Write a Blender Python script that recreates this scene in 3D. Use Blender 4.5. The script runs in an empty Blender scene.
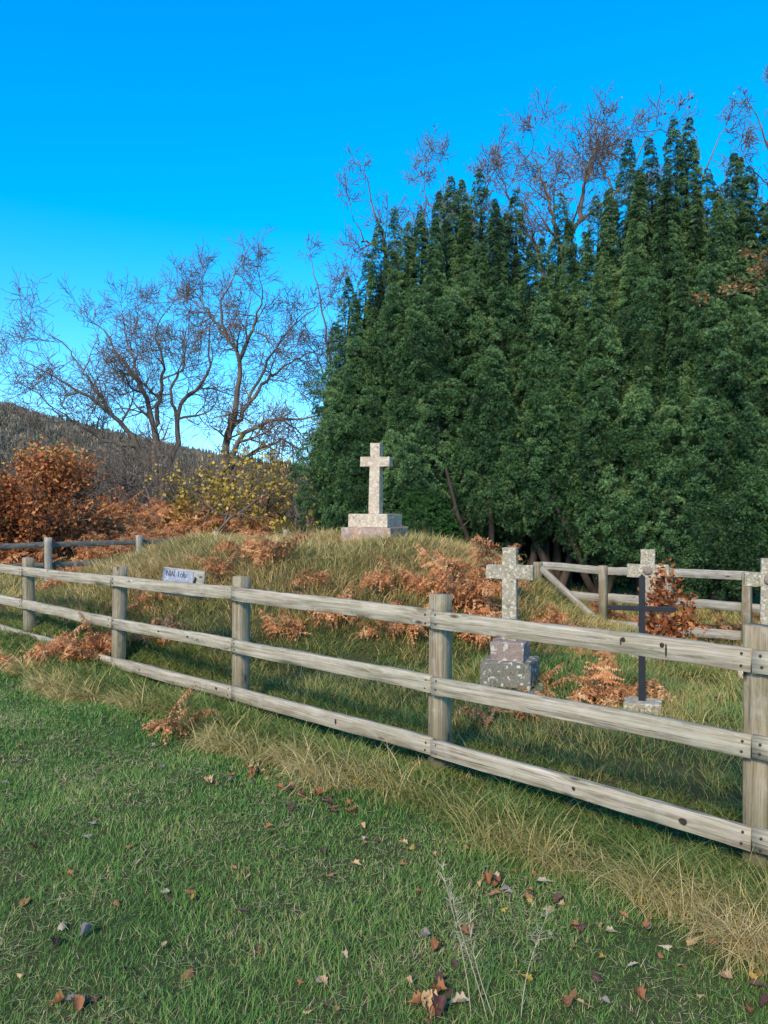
import bpy, bmesh, math, random
import numpy as np
from mathutils import Vector, Matrix

random.seed(7)
RNG = np.random.default_rng(11)
scene = bpy.context.scene
COL = scene.collection
R = math.radians
F, CX, CY, CAMZ = 770.0, 384.0, 510.0, 1.65      # focal length (px), principal column, horizon row, eye height


# ------------------------------------------------------------------ terrain
P0 = np.array([0.38, 5.2]); FD = np.array([-0.726, 0.687]); FN = np.array([-0.687, -0.726])


def sstep(a, b, x):
    t = np.clip((np.asarray(x, float) - a) / (b - a), 0, 1)
    return t * t * (3 - 2 * t)


def H(x, y):
    x = np.asarray(x, float); y = np.asarray(y, float)
    r = np.hypot(np.where(x > -0.9, 1.24, 1.0) * (x + 0.9), y - 13.0)
    z = 1.06 * (1 - sstep(2.3, 5.7, r))
    z = z + 0.05 * np.sin(2.3 * x + 1.1 * y) * (1 - sstep(3.0, 6.0, r))
    z = z - 0.30 * sstep(2.0, 4.6, x) * sstep(6.5, 11.0, y)
    z = z + 1.25 * sstep(18.3, 26, y) * (1 - sstep(-1, 4, x))
    s = (x - P0[0]) * FN[0] + (y - P0[1]) * FN[1]
    z = z - 0.07 * np.exp(-((s - 0.0) / 0.45) ** 2) - 0.03
    near = np.exp(-(x * x + y * y) / 900.0)
    z = z + near * (0.022 * np.sin(1.9 * x + 0.7 * y) + 0.018 * np.sin(2.7 * y - 1.1 * x + 1) + 0.010 * np.sin(5.1 * x + 2) * np.sin(4.3 * y))
    return z


def fence_s(x, y):
    return (x - P0[0]) * FN[0] + (y - P0[1]) * FN[1]


def P(px, py, d):
    return np.array([(px - CX) / F * d, d, CAMZ + (CY - py) / F * d])


def G(px, py):
    """world point where the photograph's sight line meets the ground"""
    d = 1.5
    while d < 60:
        p = P(px, py, d)
        if p[2] <= float(H(p[0], p[1])):
            break
        d += 0.02
    return np.array([p[0], p[1], float(H(p[0], p[1]))])


# ------------------------------------------------------------------ helpers
def tag(o, label=None, cat=None, group=None, kind=None):
    if label: o['label'] = label
    if cat: o['category'] = cat
    if group: o['group'] = group
    if kind: o['kind'] = kind
    return o


def empty(name, loc, rz=0.0, label=None, cat=None, group=None):
    o = bpy.data.objects.new(name, None)
    o.empty_display_size = 0.2
    o.location = loc; o.rotation_euler = (0, 0, rz)
    COL.objects.link(o)
    return tag(o, label, cat, group)


class MB:
    def __init__(s):
        s.v = []; s.f = []; s.t = []; s.n = 0

    def add(s, v, f, tint=0.5, mi=0):
        v = np.asarray(v, np.float32).reshape(-1, 3)
        f = np.asarray(f, np.int64)
        s.v.append(v); s.f.append((f + s.n, mi)); s.n += len(v)
        s.t.append(np.broadcast_to(np.asarray(tint, np.float32), (len(v),)))
        return s

    def mesh(s, name, mats, smooth=False):
        me = bpy.data.meshes.new(name)
        v = np.concatenate(s.v); t = np.concatenate(s.t)
        me.vertices.add(len(v)); me.vertices.foreach_set('co', np.ascontiguousarray(v.ravel(), np.float32))
        loops = np.concatenate([f.ravel() for f, _ in s.f])
        sizes = np.concatenate([np.full(len(f), f.shape[1]) for f, _ in s.f])
        mis = np.concatenate([np.full(len(f), m) for f, m in s.f])
        me.loops.add(len(loops)); me.loops.foreach_set('vertex_index', loops.astype(np.int32))
        me.polygons.add(len(sizes))
        st = np.concatenate([[0], np.cumsum(sizes)[:-1]])
        me.polygons.foreach_set('loop_start', st.astype(np.int32))
        me.polygons.foreach_set('loop_total', sizes.astype(np.int32))
        me.polygons.foreach_set('material_index', mis.astype(np.int32))
        if smooth:
            me.polygons.foreach_set('use_smooth', np.ones(len(sizes), bool))
        a = me.attributes.new('tint', 'FLOAT', 'POINT'); a.data.foreach_set('value', np.ascontiguousarray(t))
        for m in mats: me.materials.append(m)
        me.update(calc_edges=True)
        return me

    def build(s, name, mats, parent=None, smooth=False):
        return link(name, s.mesh(name, mats, smooth), parent)


def link(name, me, parent=None):
    o = bpy.data.objects.new(name, me); COL.objects.link(o)
    if parent: o.parent = parent
    return o


def unit(a):
    return a / np.maximum(np.linalg.norm(a, axis=-1, keepdims=True), 1e-9)


def tubes(mb, Pt, Rd, sides=5, tint=0.5, mi=0):
    Pt = np.asarray(Pt, float); Rd = np.asarray(Rd, float)
    M, N, _ = Pt.shape
    tan = np.empty_like(Pt)
    tan[:, 1:-1] = Pt[:, 2:] - Pt[:, :-2]; tan[:, 0] = Pt[:, 1] - Pt[:, 0]; tan[:, -1] = Pt[:, -1] - Pt[:, -2]
    tan = unit(tan)
    mean = unit(Pt[:, -1] - Pt[:, 0])
    ref = np.where(np.abs(mean[:, 2:3]) > 0.7, np.array([[1.0, 0.13, 0]]), np.array([[0.1, 0, 1.0]]))
    n1 = unit(np.cross(tan, ref[:, None, :])); n2 = np.cross(tan, n1)
    a = np.arange(sides) / sides * 2 * np.pi
    v = Pt[:, :, None, :] + Rd[:, :, None, None] * (np.cos(a)[None, None, :, None] * n1[:, :, None, :] + np.sin(a)[None, None, :, None] * n2[:, :, None, :])
    idx = np.arange(M * N * sides).reshape(M, N, sides)
    q = np.stack([idx[:, :-1], np.roll(idx[:, :-1], -1, 2), np.roll(idx[:, 1:], -1, 2), idx[:, 1:]], -1).reshape(-1, 4)
    if np.ndim(tint) == 1: tint = np.repeat(tint, N * sides)
    mb.add(v.reshape(-1, 3), q, tint, mi)


def blades(mb, base, L, W, az, lean, curl, segs, tint, twist=0.6, mi=0, squash=1.0):
    n = len(base)
    d = np.stack([np.cos(az), np.sin(az), np.zeros(n)], 1)
    wz = az + np.pi / 2 + RNG.normal(0, twist, n)
    wd = np.stack([np.cos(wz), np.sin(wz), np.zeros(n)], 1)
    pos = base.copy(); vs = []
    for k in range(segs + 1):
        t = k / segs
        if k < segs:
            w = (W * (1 - t ** 1.6) * 0.5)[:, None]
            vs += [pos - wd * w, pos + wd * w]
        else:
            vs += [pos]
        a = lean + curl * (t + 0.5 / segs)
        st = (L / segs)[:, None]
        pos = pos + st * (np.cos(a)[:, None] * np.array([0, 0, 1.0]) * squash + np.sin(a)[:, None] * d)
    K = 2 * segs + 1
    v = np.stack(vs, 1)
    b = (np.arange(n) * K)[:, None]
    quads = np.concatenate([b + np.array([2 * k, 2 * k + 1, 2 * k + 3, 2 * k + 2]) for k in range(segs - 1)]) if segs > 1 else None
    tris = b + np.array([2 * segs - 2, 2 * segs - 1, 2 * segs])
    off = mb.n
    v = v.reshape(-1, 3); tt = np.repeat(tint, K)
    if quads is not None:
        mb.add(v, quads, tt, mi)
        mb.f.append((tris + off, mi))
    else:
        mb.add(v, tris, tt, mi)


def rand_rot(n, axis):
    """random frames whose z axis is `axis` (n,3)"""
    z = unit(axis); h = RNG.normal(size=(n, 3))
    x = unit(h - (h * z).sum(1, keepdims=True) * z); y = np.cross(z, x)
    return np.stack([x, y, z], -1)


def scatter(mb, tmpl_v, tmpl_f, pos, axis, scale, tint, mi=0, tv=None):
    """instances of a template baked into one mesh"""
    n = len(pos)
    if n == 0: return
    Rm = rand_rot(n, axis)
    v = np.einsum('nij,kj->nki', Rm, tmpl_v) * np.asarray(scale).reshape(-1, 1, 1) + pos[:, None, :]
    K = len(tmpl_v)
    f = (np.arange(n) * K)[:, None, None] + tmpl_f[None]
    t = np.repeat(np.asarray(tint), K).reshape(n, K)
    if tv is not None: t = t + tv[None]
    mb.add(v.reshape(-1, 3), f.reshape(-1, tmpl_f.shape[1]), t.reshape(-1), mi)


def leaf_quads(mb, pos, size, tint, aspect=0.55, up=0.3, mi=0):
    n = len(pos)
    t = np.array([[0, 0, 0], [0.5 * aspect, 0.45, 0.06], [0, 1, 0], [-0.5 * aspect, 0.45, 0.06]])
    ax = RNG.normal(size=(n, 3)) + np.array([0, 0, up])
    scatter(mb, t, np.array([[0, 1, 2, 3]]), pos, ax, size, tint, mi)


# ------------------------------------------------------------------ materials
def new_mat(name):
    m = bpy.data.materials.new(name); m.use_nodes = True
    nt = m.node_tree; b = nt.nodes['Principled BSDF']
    b.inputs['Specular IOR Level'].default_value = 0.25
    return m, nt, b


def N(nt, typ, **kw):
    n = nt.nodes.new(typ)
    for k, v in kw.items(): setattr(n, k, v)
    return n


def ramp(nt, fac, stops, interp='LINEAR'):
    r = N(nt, 'ShaderNodeValToRGB'); cr = r.color_ramp; cr.interpolation = interp
    while len(cr.elements) < len(stops): cr.elements.new(0.5)
    for e, (p, c) in zip(cr.elements, stops):
        e.position = p; e.color = (*c, 1) if len(c) == 3 else c
    nt.links.new(fac, r.inputs[0])
    return r.outputs[0]


def noise(nt, vec, scale, detail=4, rough=0.55, dist=0.0):
    n = N(nt, 'ShaderNodeTexNoise'); n.inputs['Scale'].default_value = scale
    n.inputs['Detail'].default_value = detail; n.inputs['Roughness'].default_value = rough; n.inputs['Distortion'].default_value = dist
    if vec is not None: nt.links.new(vec, n.inputs['Vector'])
    return n.outputs[0]


def mix(nt, fac, a, b, mode='MIX'):
    m = N(nt, 'ShaderNodeMix', data_type='RGBA', blend_type=mode)
    for sock, v in ((m.inputs[0], fac), (m.inputs[6], a), (m.inputs[7], b)):
        if isinstance(v, (int, float)): sock.default_value = v
        elif isinstance(v, tuple): sock.default_value = (*v, 1)
        else: nt.links.new(v, sock)
    return m.outputs[2]


def math_(nt, op, a, b=0.0, c=None):
    m = N(nt, 'ShaderNodeMath', operation=op)
    for i, v in enumerate((a, b) if c is None else (a, b, c)):
        if isinstance(v, (int, float)): m.inputs[i].default_value = v
        else: nt.links.new(v, m.inputs[i])
    return m.outputs[0]


def leaf_mat(name, stops, rough=0.65, transl=0.25, var=None, spec=0.2, varscale=0.8, objspace=False):
    """foliage: tint per leaf picks from a ramp; broad noise shifts it; part of the light comes through"""
    m, nt, b = new_mat(name)
    at = N(nt, 'ShaderNodeAttribute', attribute_name='tint')
    if objspace:
        pos = N(nt, 'ShaderNodeTexCoord').outputs['Object']
    else:
        pos = N(nt, 'ShaderNodeNewGeometry').outputs['Position']
    fac = at.outputs['Fac']
    if var:
        nz = noise(nt, pos, varscale, 3)
        fac = math_(nt, 'ADD', fac, math_(nt, 'MULTIPLY', math_(nt, 'SUBTRACT', nz, 0.5), var))
    c = ramp(nt, fac, stops)
    nt.links.new(c, b.inputs['Base Color'])
    b.inputs['Roughness'].default_value = rough; b.inputs['Specular IOR Level'].default_value = spec
    if transl:
        t = N(nt, 'ShaderNodeBsdfTranslucent'); nt.links.new(c, t.inputs['Color'])
        mx = N(nt, 'ShaderNodeMixShader'); mx.inputs[0].default_value = transl
        nt.links.new(b.outputs[0], mx.inputs[1]); nt.links.new(t.outputs[0], mx.inputs[2])
        nt.links.new(mx.outputs[0], nt.nodes['Material Output'].inputs['Surface'])
    return m


def bark_mat(name, a, b_, scale=3.0):
    m, nt, b = new_mat(name)
    tc = N(nt, 'ShaderNodeTexCoord')
    mp = N(nt, 'ShaderNodeMapping'); mp.inputs['Scale'].default_value = (1, 1, 0.3)
    nt.links.new(tc.outputs['Object'], mp.inputs[0])
    n = noise(nt, mp.outputs[0], scale, 6, 0.65)
    c = ramp(nt, n, [(0.3, a), (0.7, b_)])
    nt.links.new(c, b.inputs['Base Color']); b.inputs['Roughness'].default_value = 0.9
    bp = N(nt, 'ShaderNodeBump'); bp.inputs['Strength'].default_value = 0.5; bp.inputs['Distance'].default_value = 0.02
    nt.links.new(n, bp.inputs['Height']); nt.links.new(bp.outputs[0], b.inputs['Normal'])
    return m


def wood_mat(name, dark, mid, light, green=0.3, damp=0.0):
    """weathered sawn softwood, grain along local X, knots, cracks, green-grey algae"""
    m, nt, b = new_mat(name)
    tc = N(nt, 'ShaderNodeTexCoord'); oi = N(nt, 'ShaderNodeObjectInfo')
    cv = N(nt, 'ShaderNodeCombineXYZ')
    nt.links.new(math_(nt, 'MULTIPLY', oi.outputs['Random'], 37.0), cv.inputs[0])
    nt.links.new(math_(nt, 'MULTIPLY', oi.outputs['Random'], 11.0), cv.inputs[1])
    av = N(nt, 'ShaderNodeVectorMath', operation='ADD')
    nt.links.new(tc.outputs['Object'], av.inputs[0]); nt.links.new(cv.outputs[0], av.inputs[1])
    vec = av.outputs[0]

    def mapped(s):
        mp = N(nt, 'ShaderNodeMapping'); mp.inputs['Scale'].default_value = s
        nt.links.new(vec, mp.inputs[0]); return mp.outputs[0]
    # knots bend the grain
    vo = N(nt, 'ShaderNodeTexVoronoi'); vo.inputs['Scale'].default_value = 1.0; vo.inputs['Randomness'].default_value = 1.0
    nt.links.new(mapped((2.6, 7.5, 7.5)), vo.inputs['Vector'])
    knot = vo.outputs['Distance']
    grain_v = N(nt, 'ShaderNodeVectorMath', operation='ADD')
    nt.links.new(mapped((1.3, 48, 48)), grain_v.inputs[0])
    kx = N(nt, 'ShaderNodeCombineXYZ')
    kb = math_(nt, 'MULTIPLY', math_(nt, 'POWER', math_(nt, 'SUBTRACT', 1.0, knot), 6.0), 2.5)
    nt.links.new(kb, kx.inputs[1]); nt.links.new(kb, kx.inputs[2]); nt.links.new(kx.outputs[0], grain_v.inputs[1])
    g = noise(nt, grain_v.outputs[0], 1.0, 5, 0.6, 0.4)
    fine = noise(nt, mapped((5, 170, 170)), 1.0, 3, 0.6)
    c = ramp(nt, g, [(0.34, dark), (0.5, mid), (0.66, light)])
    c = mix(nt, 0.35, c, ramp(nt, fine, [(0.3, dark), (0.65, light)]))
    blot = noise(nt, mapped((2.5, 4, 4)), 1.6, 4, 0.6)
    c = mix(nt, ramp(nt, blot, [(0.42, (0, 0, 0)), (0.66, (green,) * 3)]), c, (0.18, 0.185, 0.10))
    blot2 = noise(nt, mapped((3.5, 6, 6)), 2.6, 5, 0.7)
    c = mix(nt, ramp(nt, blot2, [(0.5, (0, 0, 0)), (0.72, (0.5,) * 3)]), c, (0.40, 0.375, 0.32))
    # dark weathering streaks
    stk = noise(nt, mapped((1.9, 58, 58)), 1.0, 5, 0.75, 0.3)
    c = mix(nt, ramp(nt, stk, [(0.56, (0, 0, 0)), (0.70, (0.8,) * 3)]), c, (0.05, 0.040, 0.030))
    gp = N(nt, 'ShaderNodeNewGeometry'); sx = N(nt, 'ShaderNodeSeparateXYZ'); nt.links.new(gp.outputs['Position'], sx.inputs[0])
    zz = math_(nt, 'ADD', sx.outputs[2], math_(nt, 'MULTIPLY', math_(nt, 'SUBTRACT', blot, 0.5), 0.35))
    c = mix(nt, ramp(nt, zz, [(0.0, (damp,) * 3), (0.30, (0, 0, 0))]), c, (0.085, 0.082, 0.040))
    kf = ramp(nt, knot, [(0.05, (0.95,) * 3), (0.10, (0.35,) * 3), (0.13, (0.0,) * 3)])
    c = mix(nt, kf, c, (0.05, 0.035, 0.025))
    nt.links.new(c, b.inputs['Base Color']); b.inputs['Roughness'].default_value = 0.85
    bp = N(nt, 'ShaderNodeBump'); bp.inputs['Strength'].default_value = 0.6; bp.inputs['Distance'].default_value = 0.004
    nt.links.new(math_(nt, 'ADD', math_(nt, 'MULTIPLY', g, 1.0), math_(nt, 'MULTIPLY', fine, 0.6)), bp.inputs['Height'])
    nt.links.new(bp.outputs[0], b.inputs['Normal'])
    return m


def stone_mat(name, base, dark, lichen, amount=0.5, spot=9.0, orange=0.0, courses=False):
    m, nt, b = new_mat(name)
    pos = N(nt, 'ShaderNodeNewGeometry').outputs['Position']
    tc = N(nt, 'ShaderNodeTexCoord').outputs['Object']
    n1 = noise(nt, pos, 6.0, 6, 0.65); n2 = noise(nt, pos, 60.0, 4, 0.7); n3 = noise(nt, pos, spot, 4, 0.55, 0.1)
    c = ramp(nt, n1, [(0.3, dark), (0.6, base)])
    c = mix(nt, 0.45, c, ramp(nt, n2, [(0.35, tuple(x * 0.55 for x in base)), (0.65, tuple(min(1, x * 1.35) for x in base))]))
    e = 0.62 - 0.2 * amount
    c = mix(nt, ramp(nt, n3, [(e, (0, 0, 0)), (e + 0.05, (0.9,) * 3)]), c, lichen)
    if orange:
        n4 = noise(nt, pos, 4.0, 5, 0.7)
        c = mix(nt, ramp(nt, n4, [(0.52, (0, 0, 0)), (0.62, (orange,) * 3)]), c, (0.50, 0.27, 0.12))
    n5 = noise(nt, pos, 22.0, 4, 0.6)
    c = mix(nt, ramp(nt, n5, [(0.58, (0, 0, 0)), (0.68, (0.6,) * 3)]), c, tuple(x * 0.35 for x in dark))
    nt.links.new(c, b.inputs['Base Color']); b.inputs['Roughness'].default_value = 0.9
    bp = N(nt, 'ShaderNodeBump'); bp.inputs['Strength'].default_value = 0.7; bp.inputs['Distance'].default_value = 0.012
    nt.links.new(math_(nt, 'ADD', n1, math_(nt, 'MULTIPLY', n2, 0.5)), bp.inputs['Height'])
    nt.links.new(bp.outputs[0], b.inputs['Normal'])
    return m


def flat_mat(name, c, rough=0.6, metal=0.0):
    m, nt, b = new_mat(name)
    pos = N(nt, 'ShaderNodeTexCoord').outputs['Object']
    n = noise(nt, pos, 14.0, 5, 0.65)
    nt.links.new(ramp(nt, n, [(0.3, tuple(x * 0.65 for x in c)), (0.7, tuple(min(1, x * 1.2) for x in c))]), b.inputs['Base Color'])
    b.inputs['Roughness'].default_value = rough; b.inputs['Metallic'].default_value = metal
    return m


M = {}
M['lawn'] = leaf_mat('lawn grass', [(0.0, (0.046, 0.130, 0.026)), (0.35, (0.118, 0.255, 0.050)), (0.58, (0.215, 0.32, 0.072)), (0.76, (0.42, 0.34, 0.15)), (1.0, (0.60, 0.45, 0.27))], var=0.55, varscale=1.7)
M['verge'] = leaf_mat('verge grass', [(0.0, (0.05, 0.135, 0.028)), (0.3, (0.14, 0.21, 0.045)), (0.55, (0.33, 0.30, 0.085)), (0.8, (0.57, 0.42, 0.165)), (1.0, (0.68, 0.52, 0.26))], var=0.5, varscale=1.3)
M['mound'] = leaf_mat('mound grass', [(0.0, (0.065, 0.180, 0.045)), (0.3, (0.17, 0.245, 0.062)), (0.55, (0.35, 0.29, 0.092)), (0.8, (0.54, 0.38, 0.15)), (1.0, (0.66, 0.49, 0.235))], var=0.6, varscale=0.9)
M['yew'] = leaf_mat('yew needles', [(0.0, (0.007, 0.024, 0.008)), (0.38, (0.046, 0.112, 0.034)), (0.66, (0.105, 0.205, 0.068)), (1.0, (0.215, 0.315, 0.10))], rough=0.5, transl=0.10, var=0.6, varscale=0.6, spec=0.35)
M['hedge'] = leaf_mat('hedge leaves', [(0.0, (0.010, 0.040, 0.010)), (0.5, (0.030, 0.100, 0.024)), (1.0, (0.075, 0.160, 0.035))], var=0.3, varscale=2.0)
M['dark'] = flat_mat('painted shade core', (0.006, 0.012, 0.007), 0.95)  # solid core of the yew crowns, inner shade painted as near black
M['bracken'] = leaf_mat('dead bracken', [(0.0, (0.17, 0.060, 0.024)), (0.35, (0.41, 0.155, 0.058)), (0.7, (0.60, 0.28, 0.115)), (1.0, (0.68, 0.44, 0.22))], var=0.35, varscale=2.0, objspace=False)
M['copper'] = leaf_mat('copper beech leaves', [(0.0, (0.12, 0.036, 0.015)), (0.45, (0.38, 0.125, 0.038)), (0.75, (0.55, 0.23, 0.07)), (0.9, (0.52, 0.34, 0.09)), (1.0, (0.26, 0.30, 0.07))], var=0.25)
M['russet'] = leaf_mat('russet leaves', [(0.0, (0.14, 0.035, 0.014)), (0.5, (0.33, 0.10, 0.035)), (1.0, (0.50, 0.20, 0.07))], var=0.2)
M['gold'] = leaf_mat('gold leaves', [(0.0, (0.15, 0.10, 0.025)), (0.5, (0.42, 0.28, 0.05)), (1.0, (0.62, 0.46, 0.09))], var=0.3)
M['orangey'] = leaf_mat('amber leaves', [(0.0, (0.36, 0.12, 0.03)), (0.6, (0.58, 0.27, 0.05)), (1.0, (0.70, 0.46, 0.08))], var=0.2)
M['brownleaf'] = leaf_mat('clinging brown leaves', [(0.0, (0.16, 0.07, 0.03)), (1.0, (0.42, 0.22, 0.08))], var=0.2)
M['bark'] = bark_mat('dark oak bark', (0.06, 0.047, 0.036), (0.21, 0.165, 0.12))
M['twig'] = flat_mat('twigs', (0.155, 0.112, 0.085), 0.9)
M['twiggrey'] = flat_mat('grey twigs', (0.135, 0.105, 0.085), 0.9)
M['yewbark'] = bark_mat('yew bark', (0.03, 0.023, 0.018), (0.10, 0.076, 0.058), 5.0)
M['wood'] = wood_mat('weathered fence wood', (0.125, 0.098, 0.063), (0.33, 0.275, 0.19), (0.50, 0.44, 0.335))
M['postwood'] = wood_mat('weathered post wood', (0.095, 0.066, 0.036), (0.24, 0.185, 0.112), (0.37, 0.30, 0.195), 0.3, 0.75)
M['oldwood'] = wood_mat('old grey wood', (0.055, 0.048, 0.042), (0.11, 0.10, 0.085), (0.19, 0.17, 0.15))
M['palewood'] = wood_mat('bleached wood', (0.13, 0.115, 0.09), (0.29, 0.26, 0.205), (0.43, 0.39, 0.32))
M['granite'] = stone_mat('pale granite', (0.46, 0.37, 0.27), (0.29, 0.225, 0.16), (0.55, 0.47, 0.35), 0.5, 26.0)
M['plinth'] = stone_mat('pink plinth stone', (0.36, 0.26, 0.20), (0.21, 0.15, 0.12), (0.44, 0.37, 0.30), 0.3, 14.0, 0.7)
M['lichen'] = stone_mat('lichened stone', (0.32, 0.275, 0.195), (0.19, 0.165, 0.115), (0.49, 0.445, 0.33), 0.42, 36.0)
M['pinkstone'] = stone_mat('pinkish stone', (0.25, 0.195, 0.16), (0.16, 0.12, 0.10), (0.45, 0.42, 0.36), 0.25, 14.0)
M['darkstone'] = stone_mat('dark stone with white lichen', (0.17, 0.16, 0.125), (0.10, 0.095, 0.075), (0.50, 0.48, 0.40), 0.28, 20.0)
M['iron'] = flat_mat('black iron', (0.018, 0.020, 0.024), 0.5)
M['nail'] = flat_mat('rusty nail', (0.05, 0.035, 0.028), 0.7)
M['paint'] = stone_mat('flaking white paint', (0.27, 0.29, 0.335), (0.20, 0.215, 0.25), (0.40, 0.41, 0.42), 0.3, 30.0)
M['ink'] = flat_mat('faded lettering', (0.07, 0.08, 0.12), 0.8)
M['ironstain'] = flat_mat('dark knot', (0.040, 0.028, 0.020), 0.9)
M['stalk'] = leaf_mat('dry stalks', [(0.0, (0.30, 0.23, 0.13)), (1.0, (0.58, 0.50, 0.34))])
for k, st in dict(leaf_brown=[(0, (0.16, 0.062, 0.028)), (1, (0.38, 0.165, 0.07))], leaf_dark=[(0, (0.045, 0.022, 0.02)), (1, (0.13, 0.065, 0.05))],
                  leaf_pale=[(0, (0.28, 0.20, 0.12)), (1, (0.47, 0.38, 0.26))], leaf_yellow=[(0, (0.36, 0.20, 0.04)), (1, (0.52, 0.36, 0.07))],
                  leaf_grey=[(0, (0.13, 0.105, 0.10)), (1, (0.27, 0.23, 0.21))], leaf_tan=[(0, (0.34, 0.20, 0.09)), (1, (0.55, 0.36, 0.18))]).items():
    M[k] = leaf_mat(k.replace('leaf_', 'fallen leaf '), st, var=0.6, varscale=18.0, transl=0.1)


def ground_mat(name, far=False):
    m, nt, b = new_mat(name)
    pos = N(nt, 'ShaderNodeNewGeometry').outputs['Position']
    n1 = noise(nt, pos, 0.7 if not far else 0.02, 6, 0.6); n2 = noise(nt, pos, 18.0 if not far else 0.3, 5, 0.7)
    if far:
        c = mix(nt, ramp(nt, n1, [(0.4, (0, 0, 0)), (0.6, (1, 1, 1))]), (0.09, 0.07, 0.045), (0.06, 0.06, 0.035))
    else:
        c = mix(nt, ramp(nt, n1, [(0.38, (0, 0, 0)), (0.62, (1, 1, 1))]), (0.045, 0.070, 0.022), (0.090, 0.078, 0.035))
    c = mix(nt, 0.5, c, ramp(nt, n2, [(0.3, (0.012, 0.014, 0.006)), (0.7, (0.085, 0.085, 0.035))]))
    nt.links.new(c, b.inputs['Base Color']); b.inputs['Roughness'].default_value = 0.95
    b.inputs['Specular IOR Level'].default_value = 0.1
    bp = N(nt, 'ShaderNodeBump'); bp.inputs['Strength'].default_value = 0.8; bp.inputs['Distance'].default_value = 0.03
    nt.links.new(n2, bp.inputs['Height']); nt.links.new(bp.outputs[0], b.inputs['Normal'])
    return m


M['ground'] = ground_mat('turf soil'); M['hill'] = ground_mat('moorland slope', True)

# ------------------------------------------------------------------ ground and hill (one sheet in two pieces meeting at 70 m)
def crest(az):
    """height of the moor crest, as slope, against the bearing x/y"""
    return np.interp(az, [-3, -0.9, -0.5, -0.42, -0.30, -0.2, -0.11, 0.05, 0.4, 3], [0.125, 0.120, 0.104, 0.088, 0.070, 0.048, 0.03, 0.02, 0.015, 0.015])


def HF(x, y):
    az = np.where(y > 1, x / np.maximum(y, 1), np.where(x < 0, -3, 3))
    r = np.hypot(x, y)
    hill = crest(az) * 520 * sstep(90, 520, r) * sstep(-50, 60, y)
    hill = hill * (1 + 0.10 * np.sin(x * 0.013 + 1) * np.sin(y * 0.017)) - 0.0
    return H(x, y) + hill


def polar_sheet(r0, r1, nr, na, log=True):
    rr = np.geomspace(r0, r1, nr); aa = np.linspace(0, 2 * np.pi, na, endpoint=False)
    rg, ag = np.meshgrid(rr, aa, indexing='ij')
    x = rg * np.sin(ag); y = rg * np.cos(ag)
    v = np.stack([x, y, HF(x, y)], -1).reshape(-1, 3)
    idx = np.arange(nr * na).reshape(nr, na)
    q = np.stack([idx[:-1], idx[1:], np.roll(idx[1:], -1, 1), np.roll(idx[:-1], -1, 1)], -1).reshape(-1, 4)
    return v, q, idx


mb = MB(); v, q, idx = polar_sheet(0.3, 70, 150, 240); mb.add(v, q[:, ::-1])
mb.f.append((idx[0][None, :], 0))
tag(mb.build('ground', [M['ground']], smooth=True), kind='structure')
mb = MB(); v, q, idx = polar_sheet(70, 3000, 60, 240); mb.add(v, q[:, ::-1])
tag(mb.build('hill', [M['hill']], smooth=True), kind='structure')

# woods covering the far hill: nobody could count them
mb = MB()
n = 9000
az = RNG.uniform(-0.95, 0.15, n); dist = 150 + 400 * np.sqrt(RNG.random(n))
x = az * dist; y = dist
pos = np.stack([x, y, HF(x, y)], 1)
top = (dist > 430 + 40 * np.sin(az * 19)) & (RNG.random(n) < 0.9)
h = np.where(top, RNG.uniform(7, 12, n), RNG.uniform(4, 8, n))
cone_v = []; cone_f = []
for k in range(5):                                        # a ragged conifer: stacked whorls of drooping triangles
    for j in range(6):
        a0 = j * 1.047 + k * 0.5; z0 = 0.12 + k * 0.17; rr_ = 0.21 * (1 - k * 0.18)
        b0 = len(cone_v)
        cone_v += [[math.cos(a0 - .5) * rr_, math.sin(a0 - .5) * rr_, z0], [math.cos(a0 + .5) * rr_, math.sin(a0 + .5) * rr_, z0 - 0.03], [0, 0, z0 + 0.27]]
        cone_f.append([b0, b0 + 1, b0 + 2])
cone_v = np.array(cone_v); cone_f = np.array(cone_f)
up = np.tile([0.0, 0, 1], (n, 1)) + RNG.normal(0, 0.03, (n, 3))
scatter(mb, cone_v, cone_f, pos[top], up[top], h[top], RNG.uniform(0, .35, top.sum()))
bush = RNG.normal(size=(110, 3)); bush = unit(bush) * RNG.uniform(0.4, 1, (110, 1)) * np.array([0.42, 0.42, 0.42]) + np.array([0, 0, 0.5])
bq = []; bv = []
for p_ in bush:
    t_ = RNG.normal(size=(3, 3)) * np.array([0.03, 0.03, 0.12])
    bq.append([len(bv), len(bv) + 1, len(bv) + 2]); bv += list(p_ + t_)
scatter(mb, np.array(bv), np.array(bq), pos[~top], up[~top], h[~top], RNG.uniform(.45, 1, (~top).sum()))
M['woods'] = leaf_mat('distant woods', [(0.0, (0.014, 0.024, 0.016)), (0.35, (0.030, 0.040, 0.024)), (0.5, (0.10, 0.095, 0.06)), (0.8, (0.18, 0.15, 0.105)), (1.0, (0.24, 0.19, 0.13))], var=0.3, varscale=0.03, transl=0)
tag(mb.build('distant_woods', [M['woods']]), 'dark conifers and bare brown woods covering the far hillside', 'woodland', kind='stuff')


# ------------------------------------------------------------------ grass
def fan(n, y0, y1, margin=1.3):
    """points over the part of the ground the view takes in, plus a margin at both sides"""
    y = np.sqrt(RNG.uniform(y0 ** 2, y1 ** 2, n)); hw = 0.5 * y + margin
    return RNG.uniform(-1, 1, n) * hw, y


def nz2(x, y, s, seed=0.0):
    return (np.sin(x * s + seed) * np.sin(y * s * 1.13 + 1.7 * seed + 1) + 0.6 * np.sin(x * s * 2.3 - y * s * 1.7 + seed * 3) + 0.4 * np.sin(y * s * 3.9 + x * s * 2.9 + seed)) / 2.0


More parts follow.
